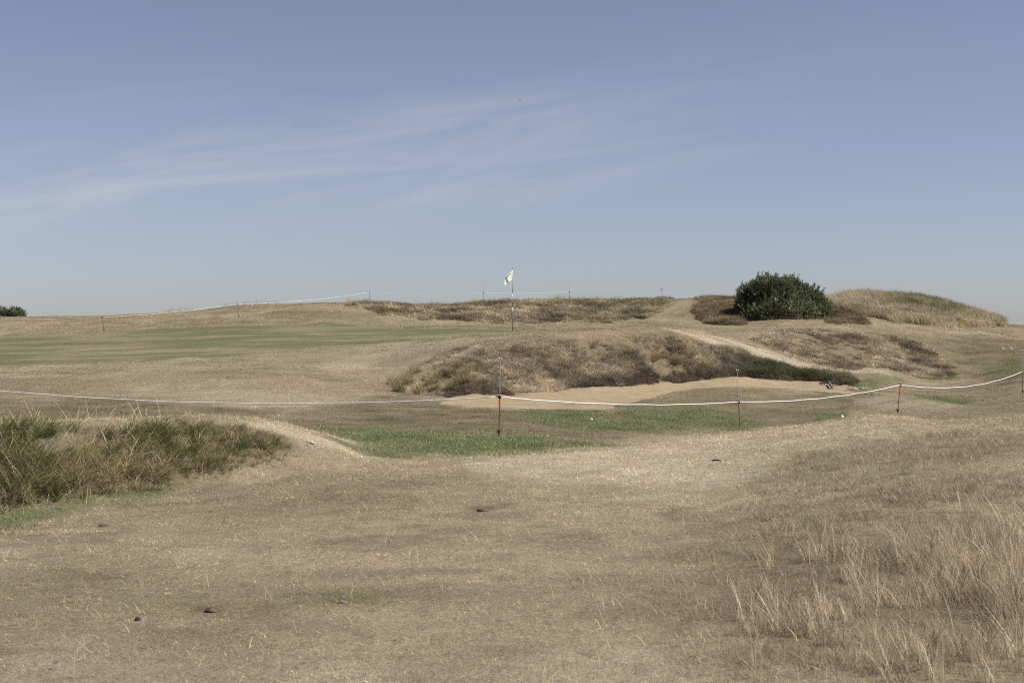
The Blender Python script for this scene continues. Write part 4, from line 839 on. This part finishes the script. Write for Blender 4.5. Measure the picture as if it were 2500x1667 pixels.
L(wv_.outputs[0], cr_.inputs[0]); L(cr_.outputs[0], d_.inputs[0]); L(cr_.outputs[0], tr_.inputs[0]); L(d_.outputs[0], mx_.inputs[1]); L(tr_.outputs[0], mx_.inputs[2])
o_ = A('ShaderNodeOutputMaterial'); L(mx_.outputs[0], o_.inputs[0])
fl = mesh_obj('flag', V, Fq, m_, fr_, True)
sol = fl.modifiers.new('cloth', 'SOLIDIFY'); sol.thickness = 0.0015
# dark printed emblem running down the folded cloth, both faces
def strip(side):
    V = []; nn = 14
    for i in range(nn + 1):
        q = i / nn
        for w in (-1, 1):
            s_ = 0.26 + 0.58 * q; tt = 0.17 + 0.09 * w * (0.65 + 0.35 * math.sin(q * 19))
            p = Vector(flag_pt(s_, tt)); p.y += side * 0.005; V.append(p)
    return V, [(2*i, 2*i+1, 2*i+3, 2*i+2) for i in range(nn)]
v, f = merge(strip(-1), strip(1)); mesh_obj('emblem', v, f, plain('flag_ink', (0.035, 0.04, 0.055), 0.8, 0, 0.3, 40), fl)
v, f = lathe([(0.050, -0.10), (0.054, -0.10), (0.054, 0.006), (0.050, 0.006)], 20); mesh_obj('hole_cup', v[:], f[:-2] + [tuple(range(19, -1, -1))], WHITE, fr_)
tag(fr_, 'golf flagstick banded black and white with a drooping white flag', 'flag')

# ------------------------------------------------------------------ golf balls
v = []; f = []
nlat, nlon = 14, 20; rb = 0.0214
for i in range(nlat + 1):
    th = math.pi * i / nlat
    for j in range(nlon): v.append((rb * math.sin(th) * math.cos(6.2832*j/nlon), rb * math.sin(th) * math.sin(6.2832*j/nlon), rb * math.cos(th)))
f = [(i*nlon+j, i*nlon+(j+1) % nlon, (i+1)*nlon+(j+1) % nlon, (i+1)*nlon+j) for i in range(nlat) for j in range(nlon)]
m_, t_ = new_mat('dimpled_ball'); A = t_.nodes.new; L = t_.links.new
p_ = A('ShaderNodeBsdfPrincipled'); p_.inputs['Base Color'].default_value = (0.85, 0.85, 0.83, 1); p_.inputs['Roughness'].default_value = 0.35
vo = A('ShaderNodeTexVoronoi'); vo.inputs['Scale'].default_value = 260; tcc = A('ShaderNodeTexCoord'); L(tcc.outputs['Object'], vo.inputs['Vector'])
bp = A('ShaderNodeBump'); bp.inputs['Strength'].default_value = 0.4; bp.inputs['Distance'].default_value = 0.002; L(vo.outputs['Distance'], bp.inputs['Height']); L(bp.outputs[0], p_.inputs['Normal'])
o_ = A('ShaderNodeOutputMaterial'); L(p_.outputs[0], o_.inputs[0])
ball0 = None
for (bx, by, y0, y1, lab) in [(1444,1028,20,27,'white golf ball lying in green grass before the sand'), (2056,1023,19.6,24,'white golf ball on the pale crest, right of centre'),
                              (637,794,48,60,'distant white golf ball at the far edge of the green, left one'), (982,802,46,58,'distant white golf ball on the green left of the flag')]:
    p = raycast(bx, by, y0, y1)
    if ball0 is None: o = ball0 = mesh_obj('golf_ball', v, f, m_, None, True)
    else: o = ball0.copy(); o.name = 'golf_ball'; COL.objects.link(o)
    o.location = p + Vector((0, 0, rb + (0.012 if p.y < 30 else -0.001))); tag(o, lab, 'golf ball', 'white golf balls lying on the course')
    print('BALL', p)

# ------------------------------------------------------------------ bunker rake
WOODD = plain('weathered_rake', (0.10, 0.085, 0.085), 0.7, 0, 0.3, 30)
rp = raycast(2024, 943, 33, 40); print('RAKE', rp)
rr_ = empty('bunker_rake', rp + Vector((0, 0, 0.085)), (math.radians(0), math.radians(-6), 0))
wd = 47 / F * rp.y / 2
v, f = boxm(-wd, wd, -0.022, 0.022, 0.0, 0.05); mesh_obj('head', v, f, WOODD, rr_)
for i in range(13):
    xx = -wd + 0.012 + i * (2*wd - 0.024) / 12
    v, f = tube([(xx, 0.0, 0.002), (xx, -0.02, -0.035), (xx, -0.035, -0.075)], [0.009, 0.008, 0.005], 6); mesh_obj('tine', v, f, WOODD, rr_)
v, f = tube([(0, 0.0, 0.02), (-0.06, -0.35, -0.01), (-0.25, -1.46, -0.03)], [0.034, 0.028, 0.026], 10); mesh_obj('handle', v, f, WOODD, rr_, True)
v, f = boxm(-0.035, 0.035, -0.03, 0.026, 0.003, 0.062); mesh_obj('socket', v, f, plain('rake_socket', (0.16, 0.13, 0.10), 0.6, 0, 0.2, 30), rr_)
tag(rr_, 'toothed bunker rake standing head up at the right end of the sand', 'rake')

# ------------------------------------------------------------------ small things lying about
def lump(name, p, r, mat, label, cat, seed, group=None):
    g = np.random.default_rng(seed); V = []; na, nb = 7, 10
    for i in range(na + 1):
        th = math.pi * i / na
        for j in range(nb):
            ph = 6.2832 * j / nb; q = 1 + 0.3 * math.sin(3*ph + seed) * math.sin(2*th) + g.uniform(-0.28, 0.28)
            V.append((r[0]*q*math.sin(th)*math.cos(ph), r[1]*q*math.sin(th)*math.sin(ph), r[2]*q*math.cos(th)))
    Fc = [(i*nb+j, i*nb+(j+1) % nb, (i+1)*nb+(j+1) % nb, (i+1)*nb+j) for i in range(na) for j in range(nb)]
    o = mesh_obj(name, V, Fc, mat, None, True); o.location = p + Vector((0, 0, r[2] * 0.2)); return tag(o, label, cat, group)
DUNG = plain('dark_dropping', (0.02, 0.018, 0.016), 0.8, 0, 0.3, 200); EARTH = plain('dry_earth', (0.11, 0.075, 0.05), 0.95, 0, 0.35, 60); STONE = plain('pale_stone', (0.40, 0.37, 0.31), 0.9, 0, 0.2, 40)
lump('dropping', raycast(337, 1513, 4, 12), (0.017, 0.015, 0.014), DUNG, 'round black dropping on dry turf, lower left', 'dropping', 3)
lump('earth_clod', raycast(256, 1285, 8, 14), (0.045, 0.03, 0.018), EARTH, 'dark earth clod on dry turf below the left bank', 'clod', 4)
lump('earth_clod', raycast(515, 1493, 4, 12), (0.035, 0.022, 0.018), EARTH, 'broken brown earth clod in the bare scrape, lower left', 'clod', 6)
lump('earth_clod', raycast(838, 1472, 4, 12), (0.026, 0.018, 0.014), plain('grey_earth', (0.16, 0.135, 0.12), 0.95, 0, 0.35, 60), 'flat grey clod in the greenish patch, lower left centre', 'clod', 9)
lump('earth_clod', raycast(1180, 1247, 8, 16), (0.05, 0.03, 0.016), EARTH, 'flat dark clod on the pale turf, picture centre', 'clod', 12)
lump('stone', raycast(759, 1082, 13, 17.5), (0.045, 0.03, 0.022), STONE, 'pale stone embedded in the right end of the left bank', 'stone', 5)
lump('stone', raycast(2447, 852, 44, 54), (0.06, 0.05, 0.035), STONE, 'left one of two pale stones on brown ground, far right', 'stone', 15, 'pale stones on the far right slope')
lump('stone', raycast(2468, 853, 44, 54), (0.055, 0.05, 0.035), STONE, 'right one of two pale stones on brown ground, far right', 'stone', 16, 'pale stones on the far right slope')
# crow feather
fp = raycast(1742, 1135, 13, 19); fe = empty('feather', fp + Vector((0, 0, 0.035)), (0, 0.06, 0.15)); FEA = plain('black_feather', (0.012, 0.011, 0.012), 0.5, 0, 0.3, 80)
V = []; nn = 16
for i in range(nn + 1):
    q = i / nn; w = 0.016 * math.sin(min(1, q * 1.15 + 0.08) * math.pi) ** 0.6 if q < 1 else 0.0
    for sgn in (-1, 0, 1): V.append((-0.02 + 0.10 * q, sgn * w * (1 + 0.1 * math.sin(i * 2.3)), 0.004 + (0.012 * abs(sgn)) + 0.01 * math.sin(q * 3)))
Fc = []
for i in range(nn):
    for k_ in (0, 1): Fc.append((3*i+k_, 3*i+k_+1, 3*i+3+k_+1, 3*i+3+k_))
va = mesh_obj('vane', V, Fc, FEA, fe); so = va.modifiers.new('thick', 'SOLIDIFY'); so.thickness = 0.004
v, f = tube([(-0.075, 0, 0.006), (-0.02, 0, 0.006), (0.06, 0, 0.014)], [0.0022, 0.002, 0.001], 6); mesh_obj('quill', v, f, plain('quill', (0.2, 0.17, 0.12), 0.5), fe)
tag(fe, 'black feather lying on pale dry turf, right of centre', 'feather')
# blue litter scrap
BLU = plain('blue_scrap', (0.11, 0.12, 0.22), 0.5, 0, 0.1, 50); bp_ = raycast(136, 1634, 4, 10)
o = mesh_obj('litter_scrap', [(-0.012, -0.004, 0.0), (0.010, -0.006, 0.004), (0.013, 0.008, 0.012), (-0.008, 0.009, 0.009), (-0.011, -0.003, -0.002), (0.011, -0.005, 0.002), (0.014, 0.009, 0.010), (-0.007, 0.010, 0.007)], [(0,1,2,3),(7,6,5,4),(0,4,5,1),(1,5,6,2),(2,6,7,3),(3,7,4,0)], BLU); o.location = bp_ + Vector((0, 0, 0.03)); tag(o, 'tiny blue scrap in dry turf, bottom left corner', 'litter')
# wild flowers on the left bank
def flower(px, py, y0, y1, petal, label, h=0.16):
    p = raycast(px, py, y0, y1); r = empty('wild_flower', p)
    v, f = tube([(0, 0, -0.02), (0.01, 0, h * 0.6), (0.012, 0, h)], [0.0025, 0.002, 0.0018], 6); mesh_obj('stalk', v, f, plain('stalk', (0.09, 0.11, 0.04), 0.7), r)
    for k_ in range(6):
        a = k_ * 1.047; c0 = Vector((0.012, 0, h)); d = Vector((math.cos(a), math.sin(a), 0.5))
        e = d.cross(Vector((0, 0, 1))).normalized() * 0.006
        V = [c0, c0 + d * 0.012 - e, c0 + d * 0.02, c0 + d * 0.012 + e, c0 + Vector((0, 0, 0.002)), c0 + d * 0.012 - e + Vector((0, 0, .002)), c0 + d * 0.02 + Vector((0, 0, .002)), c0 + d * 0.012 + e + Vector((0, 0, .002))]
        mesh_obj('petal', V, [(3,2,1,0),(4,5,6,7),(0,1,5,4),(1,2,6,5),(2,3,7,6),(3,0,4,7)], petal, r)
    return tag(r, label, 'flower')
flower(366, 1152, 11, 16, plain('purple_petal', (0.13, 0.06, 0.38), 0.6), 'small purple flower in the left bank tussocks')
flower(133, 1166, 11, 16, plain('yellow_petal', (0.75, 0.6, 0.05), 0.6), 'small yellow flower in the left bank tussocks')
# yellow ragwort on the ridge
rg_ = raycast(1363, 731, 66, 80); rr2 = empty('ragwort', rg_)
g = np.random.default_rng(4); V = []; T = []
for i in range(160):
    p = Vector((g.normal(0, 0.09), g.normal(0, 0.06), g.uniform(0.02, 0.13))); d = Vector((g.normal(), g.normal(), 1)).normalized(); e = d.orthogonal().normalized()
    b = len(V); V += [p - e * 0.016, p + e * 0.016, p + d * 0.03 + d.cross(e) * 0.02]; T.append((b, b+1, b+2))
mesh_obj('bloom', V, T, plain('ragwort_yellow', (0.42, 0.33, 0.03), 0.7), rr2)
for i in range(7):
    v, f = tube([(g.normal(0, .03), g.normal(0, .03), -0.03), (g.normal(0, .08), g.normal(0, .05), 0.10)], 0.005, 5); mesh_obj('stalk', v, f, plain('ragwort_stalk', (0.10, 0.11, 0.04), 0.8), rr2)
tag(rr2, 'low yellow flowering plant on the ridge right of the flag', 'plant')
# bird high in the sky
bl = at(1269.6, 243.5, 240); bird = empty('bird', bl)
FE = plain('bird_plumage', (0.05, 0.055, 0.07), 0.7)
v, f = tube([(-0.17, 0, 0), (-0.10, 0, 0.01), (0, 0, 0.0), (0.10, 0, 0.0), (0.17, 0, 0.015)], [0.015, 0.045, 0.06, 0.045, 0.012], 8); mesh_obj('body', v, f, FE, bird, True)
for sgn in (-1, 1):
    V = [(-0.07, 0, 0.02), (0.07, 0, 0.02), (0.03, sgn * 0.22, 0.07), (-0.06, sgn * 0.22, 0.07), (-0.08, sgn * 0.45, 0.03), (-0.07, 0, 0.032), (0.07, 0, 0.032), (0.03, sgn * 0.22, 0.08), (-0.06, sgn * 0.22, 0.08)]
    mesh_obj('wing', V, [(0,1,2,3),(3,2,4),(5,6,7,8),(8,7,4),(0,5,6,1),(1,6,7,2),(3,8,5,0),(2,7,4),(3,8,4)], FE, bird)
tag(bird, 'tiny dark bird high in the sky above the flag', 'bird')
for o in list(proto.values()): pass
print('OBJECTS BUILT', len(bpy.data.objects))
